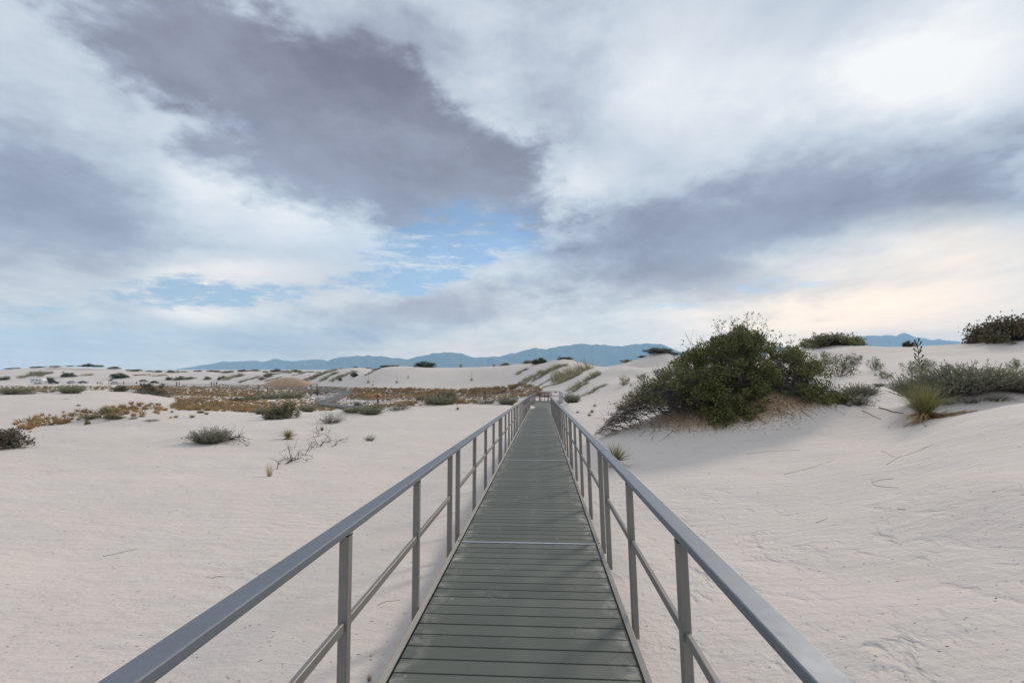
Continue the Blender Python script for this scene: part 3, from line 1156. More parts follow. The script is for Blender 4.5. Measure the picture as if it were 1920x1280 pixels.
def picnic_table(x, y, label, rz=0.0):
    t = thing('picnic_table', label, 'table', (x, y, pz - .04), rz)
    link('tabletop', MB().box((0, 0, .74), (1.8, .75, .05)).mesh('tabletop', bevel=.01), M_BENCHWOOD, t)
    for sy in (-1, 1):
        link('seat', MB().box((0, sy * .68, .44), (1.8, .26, .05)).mesh('seat', bevel=.01), M_BENCHWOOD, t)
    for sx in (-1, 1):
        l_ = MB().bar((sx * .65, -.6, 0), (sx * .65, -.15, .72), .06, .08).bar((sx * .65, .6, 0), (sx * .65, .15, .72), .06, .08).bar((sx * .65, -.75, .40), (sx * .65, .75, .40), .06, .08)
        link('leg_frame', l_.mesh('leg_frame'), M_DARK, t)
    return t


picnic_table(pcx - 1.6, pcy - 1.2, 'red-brown picnic table under the middle of the shade canopy', R(8))
picnic_table(pcx + 1.4, pcy + 1.6, 'second red-brown picnic table under the canopy, behind the first', R(20))
# ------------------------------------------------------------------ plants: mesh generators
def norm(a):
    return a / np.maximum(np.linalg.norm(a, axis=-1, keepdims=True), 1e-9)


def leaf_quads(c, length, width, rng, upbias=.3, dirs=None):
    """diamond leaves at centres c"""
    n = len(c)
    d = norm(rng.normal(size=(n, 3)) + np.array([0, 0, upbias])) if dirs is None else norm(dirs)
    s = norm(np.cross(d, rng.normal(size=(n, 3))))
    L = (length * rng.uniform(.6, 1.25, n))[:, None]
    W = (width * rng.uniform(.7, 1.2, n))[:, None]
    nn = np.cross(d, s)
    V = np.stack([c - d * L * .5, c + s * W * .5 + nn * W * .12, c + d * L * .5, c - s * W * .5 + nn * W * .12], 1).reshape(-1, 3)
    Fq = np.arange(4 * n).reshape(n, 4)
    return V, Fq


def blades(base, dirs, length, width, rng, droop=.25, seg=3):
    """tapering, drooping blades; returns quads"""
    n = len(base)
    d = norm(dirs)
    side = norm(np.cross(d, np.array([0, 0, 1.0]) + rng.normal(size=(n, 3)) * .35))
    V = []
    for k in range(seg + 1):
        t = k / seg
        p = base + d * (length * t)[:, None]
        p = p + np.array([0, 0, -1.0]) * (droop * length * t * t)[:, None] * np.linalg.norm(d[:, :2], axis=1)[:, None]
        w = width * (1 - .93 * t ** 1.5) * .5
        V.append(p - side * w[:, None])
        V.append(p + side * w[:, None])
    V = np.stack(V, 1)
    m = 2 * (seg + 1)
    Fq = []
    o = np.arange(n) * m
    for k in range(seg):
        Fq.append(np.stack([o + 2 * k, o + 2 * k + 1, o + 2 * k + 3, o + 2 * k + 2], 1))
    return V.reshape(-1, 3), np.concatenate(Fq)


def sticks(P0, P1, r0, r1):
    """three-sided tapering sticks"""
    P0, P1 = np.asarray(P0, float), np.asarray(P1, float)
    n = len(P0)
    d = norm(P1 - P0)
    x = norm(np.cross(d, np.array([.31, .17, .93])))
    y = np.cross(d, x)
    r0 = np.broadcast_to(np.asarray(r0, float), (n,))
    r1 = np.broadcast_to(np.asarray(r1, float), (n,))
    V = []
    for P, r in ((P0, r0), (P1, r1)):
        for k in range(3):
            a = 2 * math.pi * k / 3
            V.append(P + x * (r * math.cos(a))[:, None] + y * (r * math.sin(a))[:, None])
    V = np.stack(V, 1).reshape(-1, 3)
    o = np.arange(n) * 6
    Fq = np.concatenate([np.stack([o + k, o + (k + 1) % 3, o + 3 + (k + 1) % 3, o + 3 + k], 1) for k in range(3)])
    return V, Fq


def join(parts):
    V, Fc, o = [], [], 0
    for v, f in parts:
        V.append(v)
        Fc.append(f + o)
        o += len(v)
    return np.concatenate(V), np.concatenate(Fc)


def branch_tree(rng, base_pts, tips, levels=3, wob=.12, r=.02):
    """wandering stems from base points to tips; returns sticks and points along them"""
    P0, P1, R0, R1 = [], [], [], []
    for b, t in zip(base_pts, tips):
        n = 5
        pts = [b + (t - b) * (k / n) + np.array([0, 0, math.sin(math.pi * k / n) * .10 * np.linalg.norm(t - b)]) + rng.normal(size=3) * wob * np.linalg.norm(t - b) * (0 if k in (0,) else .5) for k in range(n + 1)]
        for k in range(n):
            P0.append(pts[k]); P1.append(pts[k + 1])
            R0.append(r * (1 - .8 * k / n)); R1.append(r * (1 - .8 * (k + 1) / n))
            for _ in range(levels):
                d = norm(rng.normal(size=3) + (pts[k + 1] - pts[k]) / (np.linalg.norm(pts[k + 1] - pts[k]) + 1e-6) * .9 + np.array([0, 0, .35]))
                L = np.linalg.norm(t - b) * rng.uniform(.08, .24)
                q = pts[k + 1] + d * L
                P0.append(pts[k + 1]); P1.append(q)
                R0.append(r * .35); R1.append(r * .10)
    return np.array(P0), np.array(P1), np.array(R0), np.array(R1)


# plant materials
M_BUSHLEAF = mat('sumac_leaf', (.160, .168, .038), .62, vary=(.080, .094, .026), nscale=1.3, rand=.12, trans=.22, coords='Object')
M_YLEAF = mat('yellow_green_leaf', (.25, .255, .06), .6, vary=(.13, .15, .045), nscale=2, rand=.12, trans=.25)
M_TWIG = mat('grey_twig', (.24, .21, .19), .85, vary=(.10, .088, .085), nscale=5)
M_DARKTWIG = mat('dark_twig', (.085, .072, .068), .85, vary=(.055, .047, .045), nscale=5)
M_SAGE = mat('sage_leaf', (.33, .325, .22), .8, vary=(.25, .25, .165), nscale=2.5, rand=.15, trans=.2)
M_OLIVE = mat('olive_scrub_leaf', (.22, .21, .115), .8, vary=(.16, .158, .085), nscale=2.5, rand=.2, trans=.2)
M_DKGREEN = mat('dark_green_scrub', (.075, .085, .038), .75, vary=(.050, .058, .028), nscale=2.0, rand=.2, trans=.15)
M_RUST = mat('rust_dry_grass', (.44, .285, .13), .85, vary=(.31, .195, .09), nscale=3, rand=.28, trans=.25)
M_BROWN = mat('red_brown_scrub', (.135, .105, .060), .8, vary=(.085, .075, .045), nscale=2.0, rand=.2, trans=.15)
M_TANSCRUB = mat('tan_olive_scrub', (.37, .335, .21), .85, vary=(.26, .245, .15), nscale=3, rand=.2, trans=.2)
M_SPARSE = mat('loose_green_leaf', (.20, .215, .085), .7, vary=(.14, .155, .06), nscale=2, rand=.15, trans=.22)
M_STRAW = mat('straw_grass', (.46, .36, .20), .85, vary=(.36, .27, .14), nscale=3, rand=.2, trans=.25)
M_YUCCA = mat('yucca_blade', (.33, .30, .12), .55, vary=(.21, .215, .08), nscale=2.0, rand=.1, trans=.15)
M_YUCCADEAD = mat('dead_yucca_blade', (.44, .27, .12), .85, vary=(.30, .19, .09), nscale=3)
M_STALK = mat('dry_stalk', (.30, .24, .13), .8, vary=(.22, .17, .09))
M_DRYTWIG = mat('dry_brown_twig', (.26, .19, .13), .85, vary=(.18, .13, .09), nscale=9)
M_LITTER = mat('orange_leaf_litter', (.50, .32, .175), .95, vary=(.32, .21, .12), nscale=3)


def shrub_meshes(kind, seed):
    """unit shrubs: about 1 wide, height h; returns list of (part name, mesh, material)"""
    rng = np.random.default_rng(seed)
    out = []
    if kind == 'sage':            # upright grey-green brush with dark woody feet
        n = 520
        a = rng.uniform(0, 2 * math.pi, n)
        rr = np.sqrt(rng.uniform(0, 1, n)) * .30
        base = np.stack([rr * np.cos(a), rr * np.sin(a), np.zeros(n)], 1)
        lob = 1 + .35 * np.sin(a * 3 + seed) + .2 * np.sin(a * 5 + seed * 2)
        d = np.stack([np.cos(a) * (rr * 2.4 + .1), np.sin(a) * (rr * 2.4 + .1), np.ones(n) * .75], 1) + rng.normal(size=(n, 3)) * .22
        d[:, 2] = np.abs(d[:, 2])
        d = norm(d)
        ln = rng.uniform(.20, .60, n) * (.72 + .32 * lob)
        tip = base + d * ln[:, None]
        # tufted tips: short leaves crowd along the upper half
        m = 11
        t = rng.uniform(.40, 1.05, (n, m, 1))
        c = (base[:, None] + d[:, None] * ln[:, None, None] * t + rng.normal(size=(n, m, 3)) * .014).reshape(-1, 3)
        dd = np.repeat(d, m, 0) + rng.normal(size=(n * m, 3)) * .45
        V, Fq = leaf_quads(c, .075, .017, rng, dirs=dd)
        out.append(('foliage', arr_mesh('sage_foliage', V, Fq), M_SAGE))
        V, Fq = sticks(base, tip, .007, .002)
        out.append(('stems', arr_mesh('sage_stems', V, Fq), M_TWIG))
    elif kind == 'thin':          # sparse: few stems, visible twigs
        n = 70
        a = rng.uniform(0, 2 * math.pi, n)
        base = np.stack([np.cos(a), np.sin(a), a * 0], 1) * rng.uniform(0, .25, (n, 1))
        d = norm(np.stack([np.cos(a) * .7, np.sin(a) * .7, np.ones(n) * .6], 1) + rng.normal(size=(n, 3)) * .3)
        d[:, 2] = np.abs(d[:, 2])
        ln = rng.uniform(.25, .6, n)
        tip = base + d * ln[:, None]
        P0, P1, R0, R1 = branch_tree(rng, base, tip, 2, .10, .007)
        V, Fq = sticks(P0, P1, R0, R1)
        out.append(('stems', arr_mesh('thin_stems', V, Fq), M_DARKTWIG))
        sel = rng.integers(0, len(P1), 900)
        c = P1[sel] + rng.normal(size=(900, 3)) * .02
        V, Fq = leaf_quads(c, .05, .018, rng, .6)
        out.append(('foliage', arr_mesh('thin_foliage', V, Fq), M_SAGE))
    elif kind in ('leafy', 'dark', 'olive', 'brown'):   # rounded leafy dome in clumps
        k = 46
        a = rng.uniform(0, 2 * math.pi, k)
        e = np.arccos(rng.uniform(0.02, 1, k))
        rad = rng.uniform(.5, 1.0, k) * (1 + .22 * np.sin(a * 2 + seed) + .16 * np.sin(a * 5 + seed * 1.7))
        hh = .44
        cc = np.stack([np.cos(a) * np.sin(e) * .5 * rad, np.sin(a) * np.sin(e) * .5 * rad, np.cos(e) * hh * rad + .03], 1)
        per = 66
        c = (cc[:, None] + rng.normal(size=(k, per, 3)) * np.array([.062, .062, .05])).reshape(-1, 3)
        c = c[c[:, 2] > 0]
        V, Fq = leaf_quads(c, .055, .034, rng, .4)
        out.append(('foliage', arr_mesh(kind + '_foliage', V, Fq), {'leafy': M_YLEAF, 'dark': M_DKGREEN, 'olive': M_OLIVE, 'brown': M_BROWN}[kind]))
        b0 = np.stack([rng.normal(size=k) * .06, rng.normal(size=k) * .06, np.zeros(k)], 1)
        P0, P1, R0, R1 = branch_tree(rng, b0, cc, 2, .08, .010)
        V, Fq = sticks(P0, P1, R0, R1)
        out.append(('stems', arr_mesh(kind + '_stems', V, Fq), M_DARKTWIG))
    elif kind == 'streak':        # scrub combed down a slope, longer than wide
        k = 64
        yy_ = rng.uniform(-.55, .55, k)
        cc = np.stack([rng.normal(size=k) * .19 + .12 * np.sin(yy_ * 7 + seed) + .06 * np.sin(yy_ * 17 + seed * 3), yy_, np.zeros(k)], 1)
        per = rng.integers(4, 34, k)
        ii = np.repeat(np.arange(k), per)
        sz = rng.uniform(.4, 1.3, k)
        c = cc[ii] + rng.normal(size=(len(ii), 3)) * np.array([.035, .045, 0]) * sz[ii][:, None]
        V, Fq = blades(c - np.array([0, 0, .03]), rng.normal(size=(len(c), 3)) * .5 + np.array([0, -.25, 1.0]), rng.uniform(.12, .34, len(c)) * sz[ii], np.full(len(c), .013), rng, .15, 2)
        out.append(('foliage', arr_mesh('streak_foliage', V, Fq), M_TANSCRUB))
    elif kind == 'sparse':        # loose shrub: a few leafy shoots, ground seen between them
        k = 26
        a = rng.uniform(0, 2 * math.pi, k)
        rr = rng.uniform(.05, .5, k)
        cc = np.stack([np.cos(a) * rr, np.sin(a) * rr, rng.uniform(.10, .55, k) * (1.1 - rr)], 1)
        per = rng.integers(12, 60, k)
        ii = np.repeat(np.arange(k), per)
        c = cc[ii] + rng.normal(size=(len(ii), 3)) * np.array([.05, .05, .06])
        c = c[c[:, 2] > 0]
        V, Fq = leaf_quads(c, .05, .028, rng, .6)
        out.append(('foliage', arr_mesh('sparse_foliage', V, Fq), M_SPARSE))
        b0 = cc * np.array([.35, .35, 0])
        P0, P1, R0, R1 = branch_tree(rng, b0, cc, 3, .08, .008)
        V, Fq = sticks(P0, P1, R0, R1)
        out.append(('stems', arr_mesh('sparse_stems', V, Fq), M_TWIG))
    elif kind == 'tuft':          # rust-coloured bunch grass
        n = 120
        a = rng.uniform(0, 2 * math.pi, n)
        s = rng.uniform(0, 1, n)
        base = np.stack([np.cos(a), np.sin(a), a * 0], 1) * (rng.uniform(0, .16, n))[:, None]
        d = np.stack([np.cos(a) * s, np.sin(a) * s, np.ones(n) * .9], 1) + rng.normal(size=(n, 3)) * .15
        V, Fq = blades(base, d, rng.uniform(.4, .85, n), np.full(n, .030), rng, .45, 3)
        out.append(('', arr_mesh('tuft_blades', V, Fq), M_RUST))
    elif kind == 'straw':
        n = 90
        a = rng.uniform(0, 2 * math.pi, n)
        s = rng.uniform(0, .6, n)
        base = np.stack([np.cos(a), np.sin(a), a * 0], 1) * (rng.uniform(0, .12, n))[:, None]
        d = np.stack([np.cos(a) * s, np.sin(a) * s, np.ones(n)], 1) + rng.normal(size=(n, 3)) * .12
        V, Fq = blades(base, d, rng.uniform(.4, 1.0, n), np.full(n, .016), rng, .25, 3)
        out.append(('', arr_mesh('straw_blades', V, Fq), M_STRAW))
    elif kind == 'yucca':         # stiff rosette on a skirt of dead blades
        n = 190
        a = rng.uniform(0, 2 * math.pi, n)
        e = np.arcsin(rng.uniform(.12, 1, n))
        d = np.stack([np.cos(a) * np.cos(e), np.sin(a) * np.cos(e), np.sin(e)], 1)
        base = np.tile(np.array([[0, 0, .16]]), (n, 1)) + d * .03
        V, Fq = blades(base, d, rng.uniform(.42, .62, n), np.full(n, .022), rng, .12, 3)
        out.append(('blades', arr_mesh('yucca_blades', V, Fq), M_YUCCA))
        n = 90
        a = rng.uniform(0, 2 * math.pi, n)
        d = np.stack([np.cos(a), np.sin(a), rng.uniform(-.3, .25, n)], 1)
        V, Fq = blades(np.tile(np.array([[0, 0, .14]]), (n, 1)), d, rng.uniform(.22, .42, n), np.full(n, .022), rng, .55, 3)
        V[:, 2] = np.maximum(V[:, 2], -.02)
        out.append(('dead_skirt', arr_mesh('yucca_skirt', V, Fq), M_YUCCADEAD))
        b = MB().tube([(0, 0, -.1), (0, 0, .20)], .045, .035, 7)
        out.append(('trunk', b.mesh('yucca_trunk', smooth=True), M_STALK))
    return out


PROTO = {}
for kd, cnt in (('sage', 3), ('thin', 3), ('leafy', 2), ('dark', 3), ('olive', 3), ('brown', 3), ('streak', 5), ('sparse', 4), ('tuft', 4), ('straw', 3), ('yucca', 2)):
    PROTO[kd] = [shrub_meshes(kd, 100 + 17 * i + len(kd)) for i in range(cnt)]


def plant(kind, name, label, cat, pos, size, rz=None, group=None, hs=1.0, sink=.02, tilt=(0, 0), ws=1.0, parts=True, material=None):
    """one plant of unit mesh `kind` scaled to `size` metres wide"""
    var = random.choice(PROTO[kind])
    rz = random.uniform(0, 6.28) if rz is None else rz
    loc = (pos[0], pos[1], pos[2] - sink * size)
    if kind in ('sage', 'thin'):
        size *= .70
    sc = (size, size * ws, size * hs)
    if kind == 'streak':      # lies along the slope
        e_ = .6
        gx, gy = (H(pos[0] + e_, pos[1]) - H(pos[0] - e_, pos[1])) / (2 * e_), (H(pos[0], pos[1] + e_) - H(pos[0], pos[1] - e_)) / (2 * e_)
        up = Vector((-gx, -gy, 1)).normalized()
        dn = Vector((gx + .25 + random.uniform(-.35, .35), gy + random.uniform(-.2, .2), 0))
        dn = (dn - up * dn.dot(up)).normalized()
        eu = Matrix((dn.cross(up), dn, up)).transposed().to_euler()
        o = link(name, var[0][1], var[0][2], None, loc, eu, sc)
        return tag(o, label, cat, group)
    if len(var) == 1 or not parts:
        o = link(name, var[0][1], var[0][2], None, loc, (tilt[0], tilt[1], rz), sc)
        return tag(o, label, cat, group)
    root = link(name, None, None, None, loc, (tilt[0], tilt[1], rz), sc)
    root.empty_display_size = .1
    for pn, me, m in var:
        link(pn, me, m, root)
    return tag(root, label, cat, group)


def on_px(px, py):
    h = hits([(px, py)])[0]
    if h is None:
        h = hits([(px, py + 3)])[0] or hits([(px, py + 8)])[0]
    return h


# ------------------------------------------------------------------ the great bush
def great_bush():
    rng = np.random.default_rng(5)
    Yb = 15.6
    cx = (1365 - 960) / F * Yb

    def at(px, py, dy=0.0):
        y = Yb + dy
        r_ = ray(px, py)
        return np.array([r_.x * y, y, EYE + r_.z * y])
    root = thing('bush', 'great dark green leafy bush spread over a sand pedestal beside the boardwalk', 'bush', (cx, Yb, H(cx, Yb)))
    ox = np.array([cx, Yb, H(cx, Yb)])
    # outline of the crown: (px, top row)
    prof = np.array([(1118, 806), (1140, 776), (1165, 746), (1190, 722), (1215, 703), (1240, 688), (1262, 668), (1290, 649), (1315, 638), (1335, 631), (1352, 618), (1372, 609), (1400, 603), (1425, 609), (1445, 625),
                     (1470, 637), (1500, 650), (1530, 664), (1560, 694), (1585, 735), (1600, 775), (1606, 800)])
    low = np.array([(1118, 812), (1160, 786), (1230, 760), (1290, 774), (1330, 796), (1370, 803), (1410, 790), (1440, 764), (1480, 745), (1530, 764), (1560, 802), (1606, 808)])
    k = 680
    cl, rad = [], []
    while len(cl) < k:
        px = rng.uniform(1120, 1604)
        top = np.interp(px, prof[:, 0], prof[:, 1])
        bot = np.interp(px, low[:, 0], low[:, 1])
        if rng.uniform() > (bot - top) / 205:
            continue
        f = rng.uniform(0, 1)
        py = top + 14 + (bot - top - 20) * f
        depth = 1.75 * math.sqrt(max(.05, 1 - ((px - 1365) / 262) ** 2))
        dy = rng.uniform(-1, 1)
        dy = math.copysign(abs(dy) ** .6, dy) * depth * (.45 + .55 * math.sqrt(f + .05))
        cl.append(at(px, py, dy))
        rad.append(rng.uniform(.12, .30))
    cl, rad = np.array(cl), np.array(rad)
    g = height(cl[:, 0], cl[:, 1])
    cl[:, 2] = np.maximum(cl[:, 2], g + .06)
    # holes: thin out clumps by a coarse noise so that gaps remain
    keep = fbm(cl[:, 0] * 1.3 + 3, cl[:, 2] * 1.3 + cl[:, 1] * .7, 2, 4) > -.20
    cl, rad = cl[keep], rad[keep]
    green = np.clip((cl[:, 0] - at(1180, 700)[0]) / 2.0, 0.15, 1)
    per = (1.5e4 * rad ** 2 * .95 * green * rng.uniform(.5, 1.2, len(cl)) * .25).astype(int)
    idx = np.repeat(np.arange(len(cl)), per)
    c = cl[idx] + norm(rng.normal(size=(len(idx), 3))) * (rng.uniform(.25, 1, len(idx)) ** .5 * rad[idx] * rng.uniform(.85, 1.12, len(idx)))[:, None] * np.array([1, 1, .8])
    c = c[c[:, 2] > height(c[:, 0], c[:, 1]) + .02]
    yl = rng.uniform(size=len(c)) < (.08 + .55 * (fbm(c[:, 0] * 2.3, c[:, 2] * 2.3 + c[:, 1], 2, 31) > .16))  # yellow-green variety by clump, its lighter tone painting top-lit leaves
    V, Fq = leaf_quads(c[~yl] - ox, .066, .042, rng, .5)
    o = link('foliage', arr_mesh('bush_foliage', V, Fq), M_BUSHLEAF, root)
    V, Fq = leaf_quads(c[yl] - ox, .064, .042, rng, .5)
    o = link('yellow_green_foliage', arr_mesh('bush_yellow_green_foliage', V, Fq), M_YLEAF, root)
    o['label'] = 'yellow-green leaves in clumps, lit tone put into their colour'
    # sprigs that stick out of the crown
    sp_tip, sp_base = [], []
    for px, py in ((1345, 612), (1352, 601), (1372, 603), (1405, 598), (1420, 601), (1430, 612), (1300, 655), (1318, 636), (1290, 652), (1462, 632), (1482, 640), (1513, 650), (1526, 658), (1548, 690),
                   (1258, 682), (1232, 697), (1205, 712), (1182, 735), (1150, 760), (1575, 722), (1268, 672), (1440, 622), (1385, 601), (1605, 770), (1622, 802), (1398, 594)):
        dy = rng.uniform(-.5, .5)
        t_ = at(px, py, dy)
        b_ = at(px + (1370 - px) * .25 + rng.uniform(-14, 14), py + 52, dy)
        sp_tip.append(t_); sp_base.append(b_)
    P0, P1, R0, R1 = branch_tree(rng, np.array(sp_base), np.array(sp_tip), 3, .05, .007)
    sel = rng.integers(0, len(P1), 1700)
    c2 = P1[sel] + rng.normal(size=(1700, 3)) * .022
    V, Fq = leaf_quads(c2 - ox, .055, .034, rng, .6)
    link('sprig_foliage', arr_mesh('bush_sprig_foliage', V, Fq), M_BUSHLEAF, root)
    # woody frame: stems from the pedestal out to the clumps, bare grey twigs low at left
    nb = 480
    tips = cl[rng.integers(0, len(cl), nb)]
    bx_ = cx + (tips[:, 0] - cx) * .45 + rng.normal(size=nb) * .25
    by_ = Yb + (tips[:, 1] - Yb) * .35 + rng.normal(size=nb) * .2
    bs = np.stack([bx_, by_, height(bx_, by_) - .03], 1)
    Q0, Q1, S0, S1 = branch_tree(rng, bs, tips, 4, .10, .016)
    V, Fq = sticks(np.concatenate([Q0, P0]) - ox, np.concatenate([Q1, P1]) - ox, np.concatenate([S0, R0]), np.concatenate([S1, R1]))
    link('branches', arr_mesh('bush_branches', V, Fq), M_TWIG, root)
    # thicket of bare twigs hanging over the pedestal edge
    n = 620
    px = np.concatenate([rng.uniform(1118, 1330, n - 170), rng.uniform(1500, 1640, 170)])
    tp, bp = [], []
    for x in px:
        top = np.interp(x, prof[:, 0], prof[:, 1])
        bot = np.interp(x, low[:, 0], low[:, 1]) + 4
        dy = -rng.uniform(.2, 1.5) * math.sqrt(max(.08, 1 - ((x - 1365) / 275) ** 2))
        py = top + (bot - top) * rng.uniform(.45, 1.0)
        t_ = at(x, py, dy)
        s_ = 1 if x < 1365 else -1
        b_ = at(x + s_ * rng.uniform(15, 60), py - rng.uniform(5, 55) + 25, dy + .25)
        t_[2] = max(t_[2], H(t_[0], t_[1]) + .01)
        tp.append(t_); bp.append(b_)
    P0, P1, R0, R1 = branch_tree(rng, np.array(bp), np.array(tp), 2, .10, .009)
    V, Fq = sticks(P0 - ox, P1 - ox, R0, R1)
    o = link('bare_twigs', arr_mesh('bush_bare_twigs', V, Fq), M_DARKTWIG, root)
    o['label'] = 'thicket of bare dark twigs low on the bush'
    # roots and litter draped down the pedestal: short dark roots
    tp, bp = [], []
    for _ in range(45):
        x = rng.uniform(1180, 1560)
        s_ = 1 if x < 1365 else -1
        dy = -rng.uniform(1.0, 1.8)
        X = (x - 960) / F * (Yb + dy)
        b_ = np.array([X, Yb + dy + .25, 0]); b_[2] = H(b_[0], b_[1]) + .04
        t_ = np.array([X - s_ * rng.uniform(-.1, .45), Yb + dy - rng.uniform(.05, .35), 0]); t_[2] = H(t_[0], t_[1]) + .005
        bp.append(b_); tp.append(t_)
    P0, P1, R0, R1 = branch_tree(rng, np.array(bp), np.array(tp), 0, .05, .006)
    for arr in (P0, P1):
        arr[:, 2] = height(arr[:, 0], arr[:, 1]) + .008
    V, Fq = sticks(P0 - ox, P1 - ox, R0, R1)
    link('roots', arr_mesh('bush_roots', V, Fq), M_DARKTWIG, root)['kind'] = 'stuff'
    # dead leaves caught on the pedestal (flat flakes lying on the sand)
    n = 4200
    X = cx + rng.normal(size=n) * 1.35
    Yy = Yb - 1.25 + rng.normal(size=n) * .33 + .10 * (X - cx) ** 2
    Z = height(X, Yy) + .006
    cpos = np.stack([X, Yy, Z], 1)
    dd = rng.normal(size=(n, 3)) * np.array([1, 1, .25])
    V, Fq = leaf_quads(cpos - ox, .06, .035, rng, dirs=dd)
    o = link('leaf_litter', arr_mesh('bush_litter', V, Fq), M_LITTER, root)
    o['kind'] = 'stuff'


great_bush()

# ------------------------------------------------------------------ named plants near the walk, by the pixel of their foot
def P(px, py):
    return on_px(px, py)


def px_size(pos, npx):
    return npx * pos[1] / F


def put(kind, px, py, wpx, label, cat='shrub', name=None, hs=1.0, ws=1.0, group=None, rz=None, material=None):
    p = P(px, py)
    if p is None:
        return None
    return plant(kind, name or cat, label, cat, p, px_size(p, wpx), rz, group, hs, ws=ws)


put('yucca', 1156, 874, 58, 'small spiky green yucca in the sand just outside the right railing', 'yucca', hs=1.15)
put('sage', 395, 829, 78, 'grey-green brush on a small sand hump left of the walk, with a trailing dead branch', 'shrub', 'brush', hs=.95)
put('yucca', 540, 823, 36, 'squat double-headed yucca on the open sand left of the walk', 'yucca', hs=.85)
put('thin', 620, 793, 66, 'open twiggy shrub with pale tips on the sand before the ramp', 'shrub', hs=.9)
put('olive', 530, 785, 58, 'rounded olive shrub with a dark stem sliding down its sand hump', 'shrub', hs=1.05)
put('sage', 494, 776, 34, 'small grey-green shrub just beside the rounded olive shrub', 'shrub', hs=1.0)
put('sage', 578, 772, 34, 'upright grey shrub at the edge of the rust grass before the ramp', 'shrub', hs=1.2)
put('sage', 695, 776, 52, 'pale green shrub against the grey railing, near the walking person', 'shrub', hs=.9)
put('thin', 694, 826, 30, 'tiny sparse sprig alone on the open sand', 'shrub', hs=1.2)
put('tuft', 604, 807, 12, 'tiny rust grass tuft with one leaning straw on the open sand', 'grass tuft', 'grass_tuft', hs=1.2)
put('straw', 505, 893, 26, 'pale straw grass clump beside the dead branch on the sand', 'grass tuft', 'grass_tuft', hs=1.3)
put('tuft', 858, 768, 9, 'tiny rust tuft standing in a scoop of bare sand left of the walk', 'grass tuft', 'grass_tuft', hs=1.3)
put('brown', 0, 840, 88, 'brown twiggy bush cut off at the far left of the sand', 'bush', hs=.95)
put('thin', 22, 840, 95, 'bare dark twigs fanning out from the bush at the far left', 'shrub', hs=.6)
# shrubs standing on the mounds in front of the return boardwalk
put('sage', 822, 757, 92, 'wide grey brush crowning a sand mound before the return boardwalk', 'shrub', hs=.55, ws=.7)
put('olive', 838, 753, 46, 'olive bush on top of the same sand mound as the wide grey brush', 'shrub', hs=.9)
put('thin', 908, 757, 66, 'tangle of bare grey branches on the rounded mound by the walk', 'shrub', hs=.6)
put('sage', 952, 758, 44, 'dense grey-green bush hugging the left railing near the bench', 'shrub', hs=.95)
put('thin', 748, 768, 70, 'low tangled brush at the foot of the return boardwalk', 'shrub', hs=.5)
put('sage', 660, 772, 40, 'grey shrub under the corner of the grey ramp', 'shrub', hs=.6)
# sagebrush thicket on the right
for px, py, w, hs, lb in ((1735, 772, 92, 1.0, 'sagebrush behind the big yucca, at the near end of the thicket'),
                          (1790, 765, 110, 1.0, 'tall grey-green sagebrush in the middle of the thicket on the right'),
                          (1842, 764, 110, .85, 'wide grey-green sagebrush sloping down beyond the tallest one'),
                          (1895, 760, 90, .62, 'low sagebrush at the outer end of the thicket'),
                          (1935, 760, 80, .55, 'last low sagebrush tailing off behind the sand swell')):
    X = (px - 960) / F * 13.4
    p = (X, 13.4, H(X, 13.4))
    plant('sage', 'sagebrush', lb, 'sagebrush', p, px_size(p, w) * 1.45, None, 'sagebrush thicket', hs * .88, sink=.0)
X = (1860 - 960) / F * 12.6
for k_, (pxx, yy) in enumerate(((1765, 12.9), (1815, 12.7), (1868, 12.6))):
    X = (pxx - 960) / F * yy
    plant('thin', 'dry_brush', 'leafless dark woody base of the sagebrush thicket', 'brush', (X, yy, H(X, yy)), .9, None, 'woody bases of the sagebrush thicket', .55)
